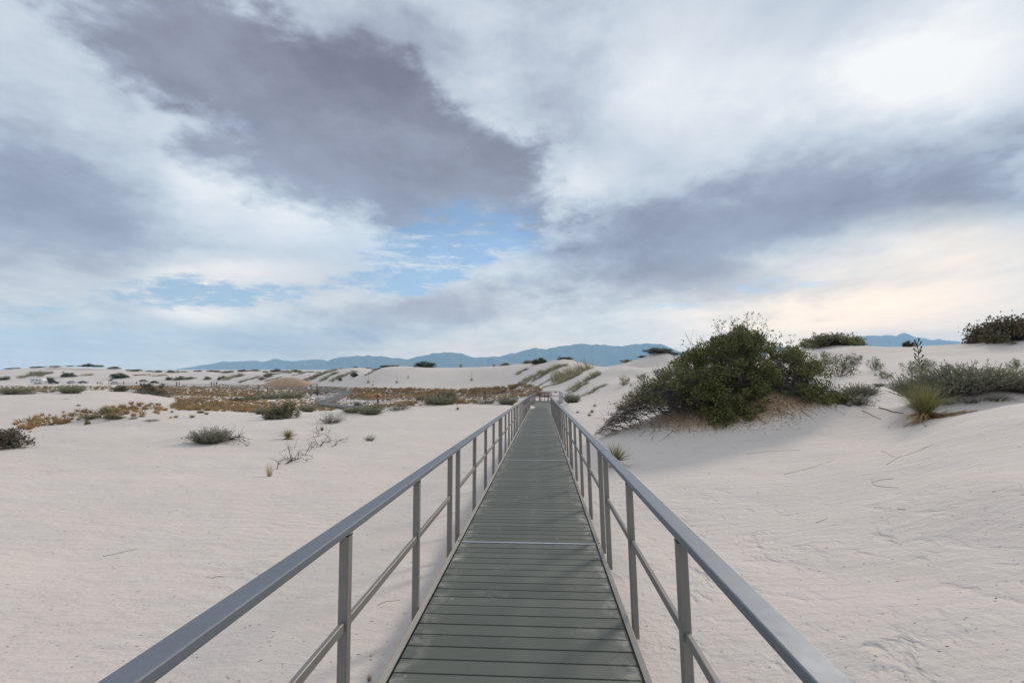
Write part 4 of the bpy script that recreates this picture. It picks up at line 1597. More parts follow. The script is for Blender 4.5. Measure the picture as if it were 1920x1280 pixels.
# the big yucca with drooping orange skirt
def big_yucca():
    rng = np.random.default_rng(77)
    y = 12.2
    x = (1727 - 960) / F * y
    z = H(x, y)
    root = thing('yucca', 'big bunch of green yucca blades with an orange dead skirt on the sand', 'yucca', (x, y, z))
    n = 620
    a = rng.uniform(0, 2 * math.pi, n)
    e = np.arcsin(rng.uniform(.62, 1, n))
    d = np.stack([np.cos(a) * np.cos(e), np.sin(a) * np.cos(e), np.sin(e)], 1)
    base = np.array([[0, 0, .12]]) + d * .05 + rng.normal(size=(n, 3)) * .05
    V, Fq = blades(base, d, rng.uniform(.45, 1.05, n), np.full(n, .010), rng, .38, 5)
    link('blades', arr_mesh('big_yucca_blades', V, Fq), M_YUCCA, root)
    n = 210
    a = np.concatenate([rng.normal(math.pi + .35, .35, n // 2), rng.normal(-.25, .4, n - n // 2)])
    d = np.stack([np.cos(a), np.sin(a) - .15, rng.uniform(-.05, .22, n)], 1)
    V, Fq = blades(np.array([[0, 0, .10]]) + rng.normal(size=(n, 3)) * .04, d, rng.uniform(.35, .95, n), np.full(n, .020), rng, .28, 6)
    gz = height(V[:, 0] + x, V[:, 1] + y) - z
    V[:, 2] = np.maximum(V[:, 2], gz + .012 + rng.uniform(0, .03, len(V)))
    link('dead_skirt', arr_mesh('big_yucca_skirt', V, Fq), M_YUCCADEAD, root)
    link('trunk', MB().tube([(0, 0, -.2), (0, 0, .16)], .10, .06, 8).mesh('big_yucca_trunk', smooth=True), M_STALK, root)
    # flower stalk with seed pods, just behind
    xs, ys = (1722 - 960) / F * 13.2, 13.2
    zs = H(xs, ys)
    st = thing('yucca_stalk', 'tall thin yucca seed stalk with dark pods rising behind the big yucca', 'yucca stalk', (xs, ys, zs))
    top = (692 - 642) / F * ys + EYE - zs
    link('stem', MB().tube([(0, 0, 0), (.02, 0, top * .5), (-.01, 0, top)], .014, .007, 6).mesh('stalk_stem', smooth=True), M_STALK, st)
    pods = []
    for kk in range(16):
        f = .60 + .40 * kk / 15
        aa = kk * 2.4
        l_ = .12 * (1.15 - f) + .03
        pods.append(MB().tube([(0, 0, top * f), (math.cos(aa) * l_, math.sin(aa) * l_ * .8, top * f + .05), (math.cos(aa) * (l_ + .03), math.sin(aa) * (l_ + .03) * .8, top * f + .11)], .005, .022, 6))
    for b in pods:
        link('seed_pod', b.mesh('seed_pod', smooth=True), M_DKGREEN, st)


big_yucca()
# dark brush and log between the great bush and the thicket
put('thin', 1600, 758, 100, 'dark leafless brush between the great bush and the sagebrush', 'brush', 'brush', hs=.8)
put('sage', 1612, 742, 70, 'grey sage tops rising behind the dark leafless brush', 'shrub', hs=.9)


def log(pts, r0, r1, label, cat, name, material, lift=.5, n=7):
    P3 = []
    for px, py in pts:
        p = on_px(px, py)
        if p:
            P3.append(Vector(p) + Vector((0, 0, r0 * lift)))
    if len(P3) < 2:
        return
    o = Vector(P3[0])
    # fill in so that it follows the ground
    Q = []
    for a, b in zip(P3[:-1], P3[1:]):
        for k in range(4):
            Q.append(a.lerp(b, k / 4))
    Q.append(P3[-1])
    Q = [Vector((q.x, q.y, H(q.x, q.y) + r0 * lift)) - o for q in Q]
    ob = link(name, MB().tube(Q, r0, r1, n).mesh(name, smooth=True), material, None, o)
    return tag(ob, label, cat)


log([(1592, 762), (1612, 748), (1632, 734)], .07, .10, 'weathered grey log lying on sand right of the great bush', 'log', 'driftwood_log', M_TWIG, .8)
log([(1648, 765), (1672, 772), (1694, 776)], .014, .009, 'curved dark branch lying left of the big yucca', 'branch', 'dead_branch', M_DARKTWIG, .9)
log([(1616, 770), (1634, 778), (1652, 786)], .009, .005, 'thin brown stick lying on sand before the driftwood log', 'stick', 'stick', M_STALK, .9)
# twigs on the near sand
for pts, r_, lb in (([(1470, 889), (1500, 882), (1530, 874), (1566, 861)], .0040, 'long thin brown twig lying on the sand in front of the great bush'),
                    ([(1676, 897), (1655, 899), (1634, 904), (1645, 911), (1686, 914)], .0040, 'U-shaped brown twig lying on the right-hand sand'),
                    ([(1662, 871), (1685, 857), (1714, 848), (1752, 832)], .0040, 'long forked twig lying towards the sand swell on the right'),
                    ([(1652, 845), (1668, 853), (1682, 858)], .0036, 'short branch of twig touching the long forked twig'),
                    ([(1530, 980), (1552, 971)], .0036, 'short stub of twig alone on the right-hand sand'),
                    ([(1683, 954), (1698, 955)], .0040, 'short dark twig on the sand below the U-shaped twig'),
                    ([(193, 1043), (225, 1036), (258, 1028)], .004, 'long straight grass straw lying on the left-hand sand'),
                    ([(397, 1084), (408, 1080), (420, 1081)], .004, 'small curved straw lying beside the left handrail'),
                    ([(708, 1134), (724, 1127), (750, 1125)], .003, 'fine bent straw on sand between the first two left posts'),
                    ([(1400, 851), (1440, 846), (1500, 843)], .0040, 'thin pale twig lying along the sand near the bush pedestal')):
    log(pts, r_, r_ * .6, lb, 'twig', 'twig', M_STALK if 'straw' in lb else M_DRYTWIG, .35, 5)

# dead branch left of the walk, and the branch trailing from the grey-green brush
def dead_branch(spec, label, name='dead_branch', r=.012, levels=4, seed=1, material=None, spread=.5):
    rng = np.random.default_rng(seed)
    base = None
    bp, tp = [], []
    for (bx_, by_), (tx_, ty_), rise in spec:
        b = on_px(bx_, by_); t = on_px(tx_, ty_)
        if not b or not t:
            continue
        b = np.array(b); t = np.array(t)
        t[2] += rise * .6
        bp.append(b); tp.append(t)
    bp, tp = np.array(bp), np.array(tp)
    o = bp[0].copy()
    P0, P1, R0, R1 = branch_tree(rng, bp, tp, levels, .07, r)
    for arr in (P0, P1):
        arr[:, 2] = np.maximum(arr[:, 2], height(arr[:, 0], arr[:, 1]) + .006)
    V, Fq = sticks(P0 - o, P1 - o, R0, R1)
    ob = link(name, arr_mesh(name, V, Fq), material or M_DARKTWIG, None, tuple(o))
    return tag(ob, label, 'branch')


dead_branch([((519, 880), (541, 864), .12), ((538, 868), (578, 866), .10), ((538, 868), (570, 858), .14), ((540, 868), (552, 852), .16), ((535, 870), (580, 861), .08)],
            'dead twiggy branch lying beside the pale straw grass left of the walk', seed=3)
dead_branch([((415, 824), (450, 826), .14), ((430, 824), (466, 836), .10), ((428, 824), (462, 828), .16), ((425, 822), (448, 834), .05)],
            'dark dead branch trailing from the grey-green brush on its hump', seed=5, r=.022)
dead_branch([((600, 838), (618, 832), .06), ((604, 836), (622, 828), .10), ((600, 836), (612, 816), .25), ((596, 834), (604, 818), .22)],
            'small upright dead sprig above the twiggy branch on open sand', seed=8, r=.010)
dead_branch([((622, 838), (640, 831), .05), ((628, 836), (652, 828), .06)], 'flat scatter of dead twigs right of the small dead sprig', seed=9, r=.010)
dead_branch([((575, 846), (590, 838), .08), ((580, 846), (592, 840), .10)], 'small dark dead twig cluster between the yucca and the dead branch', seed=19, r=.010)
# ------------------------------------------------------------------ scrub on the dunes, by the pixel of its foot
def crest_put(kind, px, y0, y1, wpx, label, cat='shrub', name=None, hs=1.0, group=None, ws=1.0):
    p = crest(px, y0, y1)
    return plant(kind, name or cat, label, cat, p, px_size(p, wpx), None, group, hs, sink=.05, ws=ws)


crest_put('olive', 1562, 38, 50, 100, 'broad olive bush capping the dune crest behind the great bush', 'bush', hs=.62)
crest_put('leafy', 1590, 38, 48, 62, 'lighter green bush beside the broad one on the dune crest', 'bush', hs=.7)
crest_put('olive', 1530, 38, 50, 60, 'small olive bush at the low end of the crest bushes', 'bush', hs=.6)
crest_put('brown', 1862, 30, 38, 96, 'brownish ragged bush on the high dune crest at the right', 'bush', hs=.95)
crest_put('brown', 1905, 28, 36, 104, 'second brownish ragged bush on the high dune crest, beside the first', 'bush', hs=1.15)
crest_put('brown', 1955, 27, 36, 100, 'third brownish bush on the high crest, past the ragged pair', 'bush', hs=.95)
crest_put('dark', 1704, 36, 44, 22, 'small dark yucca clump on the crest behind the seed stalk', 'shrub', hs=1.1)
crest_put('dark', 1012, 95, 118, 34, 'dark round bush on top of the dune past the bench', 'bush', hs=.7)
crest_put('olive', 993, 98, 125, 30, 'flat olive bush beside the dark round one past the bench', 'bush', hs=.5)
crest_put('dark', 1058, 92, 112, 30, 'dark low scrub on the far shoulder of the dune past the bench', 'bush', hs=.4)
crest_put('dark', 797, 130, 160, 40, 'dark dome-shaped bush on the rim of the smooth white dune', 'bush', hs=.62)
crest_put('yucca', 787, 128, 150, 16, 'pale yellow yucca against the dome-shaped bush on the rim', 'yucca', hs=1.0)
crest_put('yucca', 864, 126, 150, 10, 'lone small yucca on the rim of the smooth white dune', 'yucca', hs=1.3)
crest_put('olive', 946, 120, 142, 20, 'olive scrub where the smooth white dune rises to the right', 'shrub', hs=.6)
crest_put('tuft', 926, 122, 142, 10, 'small rust tuft on the rim beside the olive scrub', 'grass tuft', 'grass_tuft')
crest_put('dark', 1236, 64, 80, 52, 'wind-combed dark brush capping a little sand knob', 'bush', hs=.45)
crest_put('dark', 1262, 64, 80, 26, 'small dark brush on the slope of the little sand knob', 'bush', hs=.5)
crest_put('olive', 1178, 58, 80, 26, 'low olive scrub on the ridge before the little sand knob', 'shrub', hs=.4)
crest_put('dark', 1205, 60, 80, 22, 'low dark scrub on the ridge beside the little sand knob', 'shrub', hs=.4)

RD = 'scrub on the flank of the dune right of the walk'
SLOPE = [('streak', 1076, 702, 46, 'big olive tussock high on the dune flank right of the walk', 1.6), ('streak', 1066, 712, 34, 'lower half of the big olive tussock on the dune flank', 1.4),
         ('streak', 1096, 716, 40, 'long olive streak of scrub below the big tussock', 1.0), ('streak', 1086, 727, 26, 'small olive streak under the long one', .9),
         ('streak', 1116, 731, 30, 'thin olive streak lying close to the bare right-hand slope', .7), ('sage', 1072, 755, 36, 'grey sage clump at the dune foot near the bench', .9),
         ('sparse', 1170, 722, 24, 'sparse green shrub on bare slope left of the great bush', .9), ('sparse', 1182, 745, 20, 'small green shrub just left of the great bush', .8),
         ('sparse', 1205, 712, 28, 'pale green shrub above the left shoulder of the great bush', .6),
         ('streak', 984, 714, 24, 'olive scrub at the foot of the gully past the bench', .9), ('streak', 1000, 708, 26, 'olive scrub in the middle of the gully past the bench', .9),
         ('streak', 1018, 703, 26, 'olive scrub at the head of the gully past the bench', .9), ('streak', 1034, 694, 26, 'dry scrub climbing out of the gully to the shoulder', .8),
         ('streak', 1047, 688, 22, 'topmost dry scrub of the gully line', .7), ('streak', 978, 697, 16, 'green wisp above the gully scrub', 1.0), ('streak', 1022, 717, 18, 'grey wisp between gully and dune flank', .7),
         ('streak', 1030, 724, 16, 'rust-grey wisp low between gully and dune flank', .7), ('tuft', 1042, 736, 8, 'dark little tuft on the bare flank above the bench', .8),
         ('sparse', 1520, 706, 44, 'loose green shrub on the slope just behind the great bush', 1.0), ('sparse', 1575, 706, 56, 'wide loose green shrub on the slope under the crest bushes', .9),
         ('sparse', 1548, 684, 46, 'green shrub high on the slope under the crest bushes', .7), ('sparse', 1600, 684, 34, 'small green shrub at the edge of the slope scrub', .8),
         ('sparse', 1641, 694, 30, 'lone green shrub on the smooth right-hand slope', 1.0), ('sparse', 1657, 709, 34, 'lone low green shrub under the other one on the smooth slope', .6),
         ('sage', 1648, 724, 22, 'small grey shrub at the foot of the smooth slope', .5), ('sparse', 1712, 700, 40, 'green shrub on the slope beside the seed stalk', .8),
         ('sparse', 1738, 688, 34, 'upper green shrub on the slope beside the seed stalk', .6), ('sage', 1857, 703, 26, 'small grey-green shrub on the slope above the sagebrush', .8),
         ('sage', 1892, 705, 24, 'roundish grey-green shrub on the slope above the last sagebrush', .7), ('sparse', 1908, 690, 32, 'sparse green shrub high on the slope above the last sagebrush', .7),
         ('sparse', 1895, 646, 20, 'small green plant just under the ragged crest bushes', .5), ('straw', 1735, 800, 8, 'single small straw tuft before the big yucca', 1.0)]
for kd, px, py, w, lb, hs in SLOPE:
    p = on_px(px, py)
    if p is None:
        p = crest(px, 30, 120)
    cat = 'grass tuft' if kd in ('tuft', 'straw') else 'scrub' if kd == 'streak' else 'shrub'
    rz = {'streak': R(-48) if px > 1060 else R(-60)}.get(kd)
    if kd in ('sparse', 'sage'):
        hs *= 1.5
    if kd == 'streak':
        w *= 1.25
    plant(kd, cat.replace(' ', '_'), lb, cat, p, px_size(p, w), rz, RD if px < 1250 else 'scrub on the right-hand dune slope', hs, ws=1.15 if kd == 'streak' else 1)

# dead yucca sticks and stalks on the smooth white dune
for px, py, hpx, lb in ((690, 718, 16, 'fallen yucca leaning on the white dune beside the scrub'), (744, 718, 14, 'short yucca stalk with dark base on the white dune'),
                        (765, 709, 9, 'pair of stubby dark sticks on the white dune'), (884, 714, 17, 'tall thin yucca stalk standing on the smooth white dune'), (699, 723, 9, 'dark little yucca at the foot of the white dune')):
    p = on_px(px, py)
    if p:
        st = thing('yucca_stalk', lb, 'yucca stalk', p)
        h_ = px_size(p, hpx)
        link('stem', MB().tube([(0, 0, -.1), (h_ * .06, 0, h_ * .6), (h_ * .02, 0, h_)], .05, .03, 5).mesh('stalk_stem'), M_STALK, st)
        link('blades', PROTO['yucca'][0][0][1], M_YUCCA, st, None, None, h_ * .55)

# left side: scrub lines and dunes behind the parking area
LEFT = [('sage', 30, 738, 56, 'grey scrub along the rim of the left dune', .5), ('thin', 52, 739, 46, 'dark twigs trailing over the rim of the left dune', .5), ('sage', 134, 737, 46, 'rounded grey-green shrub on the rim of the left dune', .7),
        ('brown', 222, 734, 30, 'dark shrub behind the peak of the left dune', .7), ('brown', 284, 738, 48, 'largest dark shrub on the shoulder of the left dune', .75), ('thin', 262, 738, 44, 'dry brush beside the largest dark shrub on the left dune', .6),
        ('olive', 303, 742, 30, 'olive shrub below the largest dark shrub', .6), ('thin', 310, 744, 50, 'tailing dry brush below the largest dark shrub', .4), ('thin', 92, 736, 34, 'small dry brush on the rim between the grey scrub and the rounded shrub', .5),
        ('sage', 172, 784, 34, 'grey brush sloping off a hump in the grass strip', .5), ('olive', 205, 776, 40, 'olive shrub among the tufts of the grass strip', .6), ('olive', 215, 784, 28, 'low olive shrub on the near side of the grass strip', .5),
        ('leafy', 163, 795, 11, 'tiny round green plant on open sand before the grass strip', 1.1), ('sage', 147, 761, 8, 'tiny pale plant on the bare left dune', .8), ('thin', 122, 748, 16, 'flat dry twig on the bare left dune', .2),
        ('thin', 250, 785, 22, 'small brush at the near edge of the grass strip', .6), ('thin', 285, 789, 36, 'dead brush lying at the near edge of the grass strip', .35), ('sage', 335, 762, 24, 'grey shrub inside the grass strip', .6),
        ('thin', 415, 766, 30, 'dry brush in the sand beyond the lone rust tuft', .5), ('sage', 376, 774, 14, 'grey-green little shrub beside the lone rust tuft', .7), ('sage', 545, 747, 60, 'grey brush in front of the shade canopy floor', .45),
        ('sage', 505, 748, 44, 'grey brush at the left post of the shade canopy', .5), ('olive', 470, 750, 40, 'olive brush beyond the left post of the shade canopy', .4), ('olive', 440, 752, 40, 'olive brush along the track left of the shade canopy', .35),
        ('leafy', 568, 768, 16, 'yellow-green small shrub in the rust grass', 1.0), ('olive', 675, 764, 26, 'green shrub sloping against the corner railing', .8)]
for kd, px, py, w, lb, hs in LEFT:
    p = on_px(px, py)
    if p is None:
        continue
    plant(kd, 'shrub', lb, 'shrub', p, px_size(p, w), None, None, hs * (1.35 if kd == 'sage' else 1.1))

FAR = [('dark', 9, 712, 16, .8), ('streak', 60, 704, 30, .7), ('streak', 80, 699, 24, .7), ('dark', 126, 706, 22, .9), ('olive', 138, 706, 12, .6), ('streak', 165, 703, 18, .8), ('dark', 222, 709, 26, .8), ('olive', 236, 708, 12, .8),
       ('dark', 94, 716, 13, 1.2), ('olive', 208, 714, 7, .8), ('streak', 85, 711, 26, .5), ('dark', 316, 712, 12, .9), ('olive', 336, 712, 24, .6), ('olive', 356, 711, 20, .5), ('olive', 388, 711, 16, .7), ('dark', 411, 712, 9, 1.1), ('olive', 420, 709, 12, .8),
       ('streak', 300, 704, 20, .5), ('streak', 270, 703, 22, .5), ('streak', 435, 708, 30, .8), ('olive', 505, 706, 24, .6), ('streak', 470, 711, 24, .8), ('olive', 492, 712, 12, .9), ('streak', 515, 711, 20, .8), ('streak', 530, 700, 24, .5),
       ('streak', 596, 705, 30, 1.0), ('streak', 615, 707, 26, .9), ('streak', 580, 709, 22, .8), ('streak', 632, 708, 20, .8), ('dark', 638, 713, 10, .7), ('dark', 665, 706, 16, 1.0), ('streak', 650, 702, 24, .7), ('dark', 624, 715, 6, .6), ('streak', 560, 702, 20, .5),
       ('streak', 700, 688, 24, .6), ('streak', 612, 699, 24, .6), ('streak', 572, 698, 26, .4)]
for kd, px, py, w, hs in FAR:
    p = on_px(px, py) or crest(px, 150, 380)
    plant(kd, 'scrub', 'dark scrub patch on a distant white dune' if kd != 'streak' else 'olive streak of scrub combed down a distant white dune', 'scrub', p, px_size(p, w), R(-50) if kd == 'streak' else None,
          'scrub on the distant dunes', hs, ws=random.uniform(.8, 1.5) if kd == 'streak' else 1)
for k, px in enumerate((18, 31, 70, 78, 104, 132, 150, 158, 166, 178, 185, 215, 240, 255, 282, 296, 325, 344, 372, 402, 430, 455, 478, 500, 520, 536, 552, 566, 584, 600, 640, 668, 690, 706, 722, 740)):
    p = crest(px, 150 if px > 560 else 220, 380)
    plant(random.choice(('dark', 'olive', 'olive')), 'scrub', 'low dark scrub along the skyline of the distant dunes', 'scrub', p, px_size(p, random.uniform(10, 24)), None, 'scrub along the distant skyline', random.uniform(.25, .5))

# ------------------------------------------------------------------ rust-coloured bunch grass on the flat
def inside(poly, x, y):
    c = False
    n = len(poly)
    for i in range(n):
        x1, y1 = poly[i]
        x2, y2 = poly[(i + 1) % n]
        if (y1 > y) != (y2 > y) and x < (x2 - x1) * (y - y1) / (y2 - y1) + x1:
            c = not c
    return c


def sample(poly, n):
    xs, ys = [p[0] for p in poly], [p[1] for p in poly]
    out = []
    while len(out) < n:
        x, y = random.uniform(min(xs), max(xs)), random.uniform(min(ys), max(ys))
        if inside(poly, x, y):
            out.append((x, y))
    return out


TUFTS = [
    ([(20, 796), (60, 782), (120, 770), (150, 772), (190, 768), (180, 784), (120, 795), (60, 806), (30, 804)], 40, .36, 'rust-brown bunch grass on the open end of the grass strip', 'tufts at the open end of the grass strip'),
    ([(185, 768), (240, 758), (330, 757), (360, 762), (330, 772), (260, 782), (215, 784), (190, 780)], 70, .46, 'rust-brown bunch grass in the dense grass strip before the left dune', 'tufts in the dense grass strip'),
    ([(330, 754), (380, 742), (440, 738), (480, 744), (480, 762), (420, 770), (345, 770)], 66, .62, 'rust-brown bunch grass on the flat left of the shade canopy', 'tufts left of the shade canopy'),
    ([(460, 760), (520, 752), (600, 752), (650, 762), (610, 770), (560, 776), (500, 776), (460, 772)], 62, .7, 'rust-brown bunch grass on the flat before the shade canopy and ramp', 'tufts before the shade canopy'),
    ([(660, 732), (760, 731), (850, 733), (940, 728), (985, 722), (1015, 730), (1010, 740), (940, 746), (860, 748), (700, 752), (655, 748)], 76, .95, 'rust-brown bunch grass beyond the return boardwalk below the white dune', 'tufts below the white dune'),
]
for poly, n, sz, lb, gp in TUFTS:
    for h in hits(sample(poly, n)):
        if h is None:
            continue
        plant('tuft', 'grass_tuft', lb, 'grass tuft', h, sz * random.uniform(.6, 1.35), None, gp, random.uniform(.75, 1.1))
for px, py, w, lb in ((360, 783, 14, 'lone big rust tuft on the sand before the flat'), (387, 777, 12, 'rust tuft next to the lone big one, by a grey shrub'), (320, 784, 8, 'small low rust tuft just left of the lone big one'),
                      (330, 783, 12, 'flat brown tuft touching the small low one'), (56, 810, 8, 'single rust tuft standing apart before the grass strip'), (1165, 768, 30, 'flat rust grass patch at the foot of the great bush dune'),
                      (1115, 762, 10, 'small rust tuft on the sand right of the railing'), (1083, 774, 9, 'tiny dark tuft in sand beside the right railing'), (1105, 780, 12, 'low grey tuft beside the right railing'), (1110, 773, 12, 'low rust tuft beside the right railing'),
                      (692, 1276, 22, 'wisp of dry grass poking out under the kick plate')):
    p = on_px(px, py)
    if p:
        plant('tuft' if 'wisp' not in lb else 'straw', 'grass_tuft', lb, 'grass tuft', p, px_size(p, w), None, None, .9)

# the uncounted rest of the grass, as one mass
def far_grass():
    rng = np.random.default_rng(42)
    polys = [([(655, 728), (760, 728), (850, 731), (940, 726), (985, 719), (1018, 728), (1012, 742), (940, 747), (860, 749), (700, 752), (650, 749)], 2300),
             ([(230, 724), (420, 722), (560, 724), (650, 727), (650, 736), (560, 742), (440, 744), (330, 742), (250, 731)], 2200),
             ([(0, 724), (120, 724), (300, 724), (330, 732), (200, 731), (0, 737)], 700),
             ([(330, 745), (480, 740), (600, 748), (655, 758), (620, 770), (480, 774), (330, 768)], 1350),
             ([(30, 790), (190, 764), (330, 756), (340, 768), (210, 783), (60, 803)], 60),
             ([(655, 757), (800, 754), (940, 750), (955, 754), (800, 760), (660, 769)], 160)]
    bs, ds, ls, ws = [], [], [], []
    for poly, n in polys:
        for h in hits(sample(poly, n)):
            if h is None:
                continue
            k = 16
            s = rng.uniform(.25, .6) * (1.0 if h[1] < 100 else 1.6)
            a = rng.uniform(0, 6.28, k)
            bs.append(np.array(h) + np.stack([np.cos(a), np.sin(a), a * 0], 1) * rng.uniform(0, .3, (k, 1)) * s)
            ds.append(np.stack([np.cos(a) * .7, np.sin(a) * .7, np.ones(k)], 1) + rng.normal(size=(k, 3)) * .2)
            ls.append(rng.uniform(.5, 1, k) * s)
            ws.append(np.full(k, .11 * s))
    V, Fq = blades(np.concatenate(bs), np.concatenate(ds), np.concatenate(ls), np.concatenate(ws), rng, .4, 2)
    o = link('dry_grass', arr_mesh('dry_grass', V, Fq), mat('mixed_dry_grass', (.40, .25, .115), .85, vary=(.17, .145, .08), nscale=.45, trans=.2))
    tag(o, 'thin rust and straw coloured grass covering the flat between the dunes', None, kind='stuff')


far_grass()


# dry twigs, straw bits and dark pellets strewn on the near sand
def sand_litter():
    rng = np.random.default_rng(6)
    pts = [(rng.uniform(-20, 1940), 800 + 480 * rng.uniform(0, 1) ** 1.1) for _ in range(1050)]
    P0, P1, r = [], [], []
    for h in hits(pts):
        if h is None or h[1] > 26:
            continue
        if abs(h[0] - deck_x(h[1])) < .85 and h[1] < 50:
            continue
        a = rng.normal(.25, .7)
        L = min(.05, abs(rng.normal(0, .0045)) * min(2.6, .5 + h[1] * .16) + .003)
        d = np.array([math.cos(a), math.sin(a), 0]) * L
        p = np.array(h)
        q0, q1 = p - d, p + d
        P0.append(q0); P1.append(q1)
        r.append(rng.uniform(.0010, .0020) * min(2.2, .7 + h[1] * .1) if rng.uniform() < .90 else rng.uniform(.0015, .004))
    P0, P1, r = np.array(P0), np.array(P1), np.array(r)
    for arr in (P0, P1):
        arr[:, 2] = height(arr[:, 0], arr[:, 1]) + .002
    V, Fq = sticks(P0, P1, r, r * .6)
    o = link('plant_litter', arr_mesh('plant_litter', V, Fq), mat('litter_bits', (.19, .15, .115), .9, vary=(.36, .30, .22), nscale=1.5))
    tag(o, 'tiny dry twigs and plant crumbs strewn over the sand', None, kind='stuff')


sand_litter()


# ------------------------------------------------------------------ people, far off
def person_mesh(pose):
    """one continuous body from a skinned skeleton, about 1.72 m tall"""
    J = {'pel': (0, 0, .95), 'spine': (0, .01, 1.15), 'chest': (0, 0, 1.34), 'neck': (0, 0, 1.47), 'head': (0, -.02, 1.60), 'crown': (0, -.01, 1.70)}
    rad = {'pel': .135, 'spine': .125, 'chest': .145, 'neck': .055, 'head': .088, 'crown': .060}
    E = [('pel', 'spine'), ('spine', 'chest'), ('chest', 'neck'), ('neck', 'head'), ('head', 'crown')]
    st = {'stand': .02, 'walk': .22, 'sit': 0}[pose]
    for s, sg in (('l', -1), ('r', 1)):
        k = st * sg
        if pose == 'sit':
            leg = [(.10 * sg, -.05, .90), (.12 * sg, -.45, .88), (.12 * sg, -.50, .46), (.12 * sg, -.62, .43)]
        else:
            leg = [(.095 * sg, 0, .88), (.10 * sg, k * .55 - .02, .50), (.10 * sg, k, .09), (.10 * sg, k - .14, .05)]
        arm = [(.19 * sg, 0, 1.40), (.24 * sg, -k * .3 + .03, 1.14), (.25 * sg, -k * .8 - .05, .90), (.25 * sg, -k * .9 - .08, .80)]
        for nm, pts, rr in (('leg', leg, (.095, .066, .045, .040)), ('arm', arm, (.062, .045, .036, .030))):
            prev = 'pel' if nm == 'leg' else 'chest'
            for i, (p, r_) in enumerate(zip(pts, rr)):
                key = f'{nm}{s}{i}'
                J[key] = p
                rad[key] = r_
                E.append((prev, key))
                prev = key
    names = list(J)
    me = bpy.data.meshes.new('person_skeleton')
    me.from_pydata([J[n] for n in names], [(names.index(a), names.index(b)) for a, b in E], [])
    o = bpy.data.objects.new('person_skeleton', me)
    COL.objects.link(o)
    sk = o.modifiers.new('skin', 'SKIN')
    for i, n in enumerate(names):
        me.skin_vertices[0].data[i].radius = (rad[n], rad[n] * (.8 if n in ('chest', 'spine', 'pel') else 1))
    me.skin_vertices[0].data[names.index('pel')].use_root = True
    sb = o.modifiers.new('sub', 'SUBSURF')
    sb.levels = sb.render_levels = 1
    dg = bpy.context.evaluated_depsgraph_get()
    dg.update()
    m = bpy.data.meshes.new_from_object(o.evaluated_get(dg))
    bpy.data.objects.remove(o)
    for p in m.polygons:
        p.use_smooth = True
    return m


BODY = {k: person_mesh(k) for k in ('stand', 'walk', 'sit')}
SKIN = mat('skin', (.42, .26, .19), .6, vary=(.38, .23, .17))
HAIR = mat('dark_hair', (.025, .02, .018), .6, vary=(.035, .028, .022))


def cloth(name, c):
    return mat(name, c, .9, vary=tuple(x * .8 for x in c), nscale=12)


hair_me = None


def person(pos, rz, shirt, trousers, label, pose='stand', size=1.0, hat=None, group=None):
    global hair_me
    me = BODY[pose].copy()
    me.materials.clear()
    for m in (shirt, trousers, SKIN, M_DARK):
        me.materials.append(m)
    for p in me.polygons:
        c = p.center
        z = c.z
        if z > 1.49 or (abs(c.x) > .20 and z < 1.12):
            p.material_index = 2
        elif z < .10 and pose != 'sit':
            p.material_index = 3
        elif z < .98:
            p.material_index = 1
        else:
            p.material_index = 0
    root = thing('person', label, 'person', pos, rz, group, size)
    body = link('body', me, None, root)
    if hair_me is None:
        bm = bmesh.new()
        bmesh.ops.create_uvsphere(bm, u_segments=12, v_segments=8, radius=.108)
        bmesh.ops.delete(bm, geom=[v for v in bm.verts if v.co.z < -.05 or (v.co.y < -.04 and v.co.z < .035)], context='VERTS')
        hair_me = bpy.data.meshes.new('hair')
        bm.to_mesh(hair_me)
        bm.free()
        for p in hair_me.polygons:
            p.use_smooth = True
    h = link('hair' if hat is None else 'hat', hair_me.copy(), None, root, (0, 0, 1.625))
    h.data.materials.append(hat or HAIR)
    return root


def loop_at(pl, px):
    for a, b in zip(pl[:-1], pl[1:]):
        pa, pb = 960 + a[0] / a[1] * F, 960 + b[0] / b[1] * F
        lo, hi = sorted((pa, pb))
        if lo <= px <= hi:
            t0, t1 = 0.0, 1.0
            for _ in range(40):
                t = (t0 + t1) / 2
                x, y = a[0] + (b[0] - a[0]) * t, a[1] + (b[1] - a[1]) * t
                if (960 + x / y * F - px) * (pb - pa) < 0:
                    t0 = t
                else:
                    t1 = t
            return tuple(Vector(a).lerp(Vector(b), t))
    return pl[-1]


C_NAVY = cloth('navy_cloth', (.018, .022, .04)); C_BLACK = cloth('black_cloth', (.012, .012, .014)); C_TEAL = cloth('teal_cloth', (.03, .30, .36)); C_GREY = cloth('grey_blue_cloth', (.10, .12, .17))
C_DENIM = cloth('denim_cloth', (.04, .06, .11)); C_PEACH = cloth('peach_cloth', (.42, .22, .16)); C_RED = cloth('dark_red_cloth', (.22, .05, .04)); C_WHITE = cloth('white_cloth', (.6, .6, .6)); C_LIME = cloth('lime_cloth', (.45, .5, .15)); C_TAN = cloth('tan_cloth', (.33, .25, .17))
C_BLUE = cloth('bright_blue_cloth', (.03, .16, .42))
person(loop_at(LOOP_A, 710), R(80), C_RED, C_NAVY, 'person in dark red top and navy trousers walking on the return boardwalk', 'walk')
person(loop_at(LOOP_A, 909), R(-95), C_GREY, C_BLACK, 'person in grey-blue top walking on the return boardwalk behind the mound of bare branches', 'walk')
pbase = (pcx + 6.6, pcy + 1.0, pz - .04)
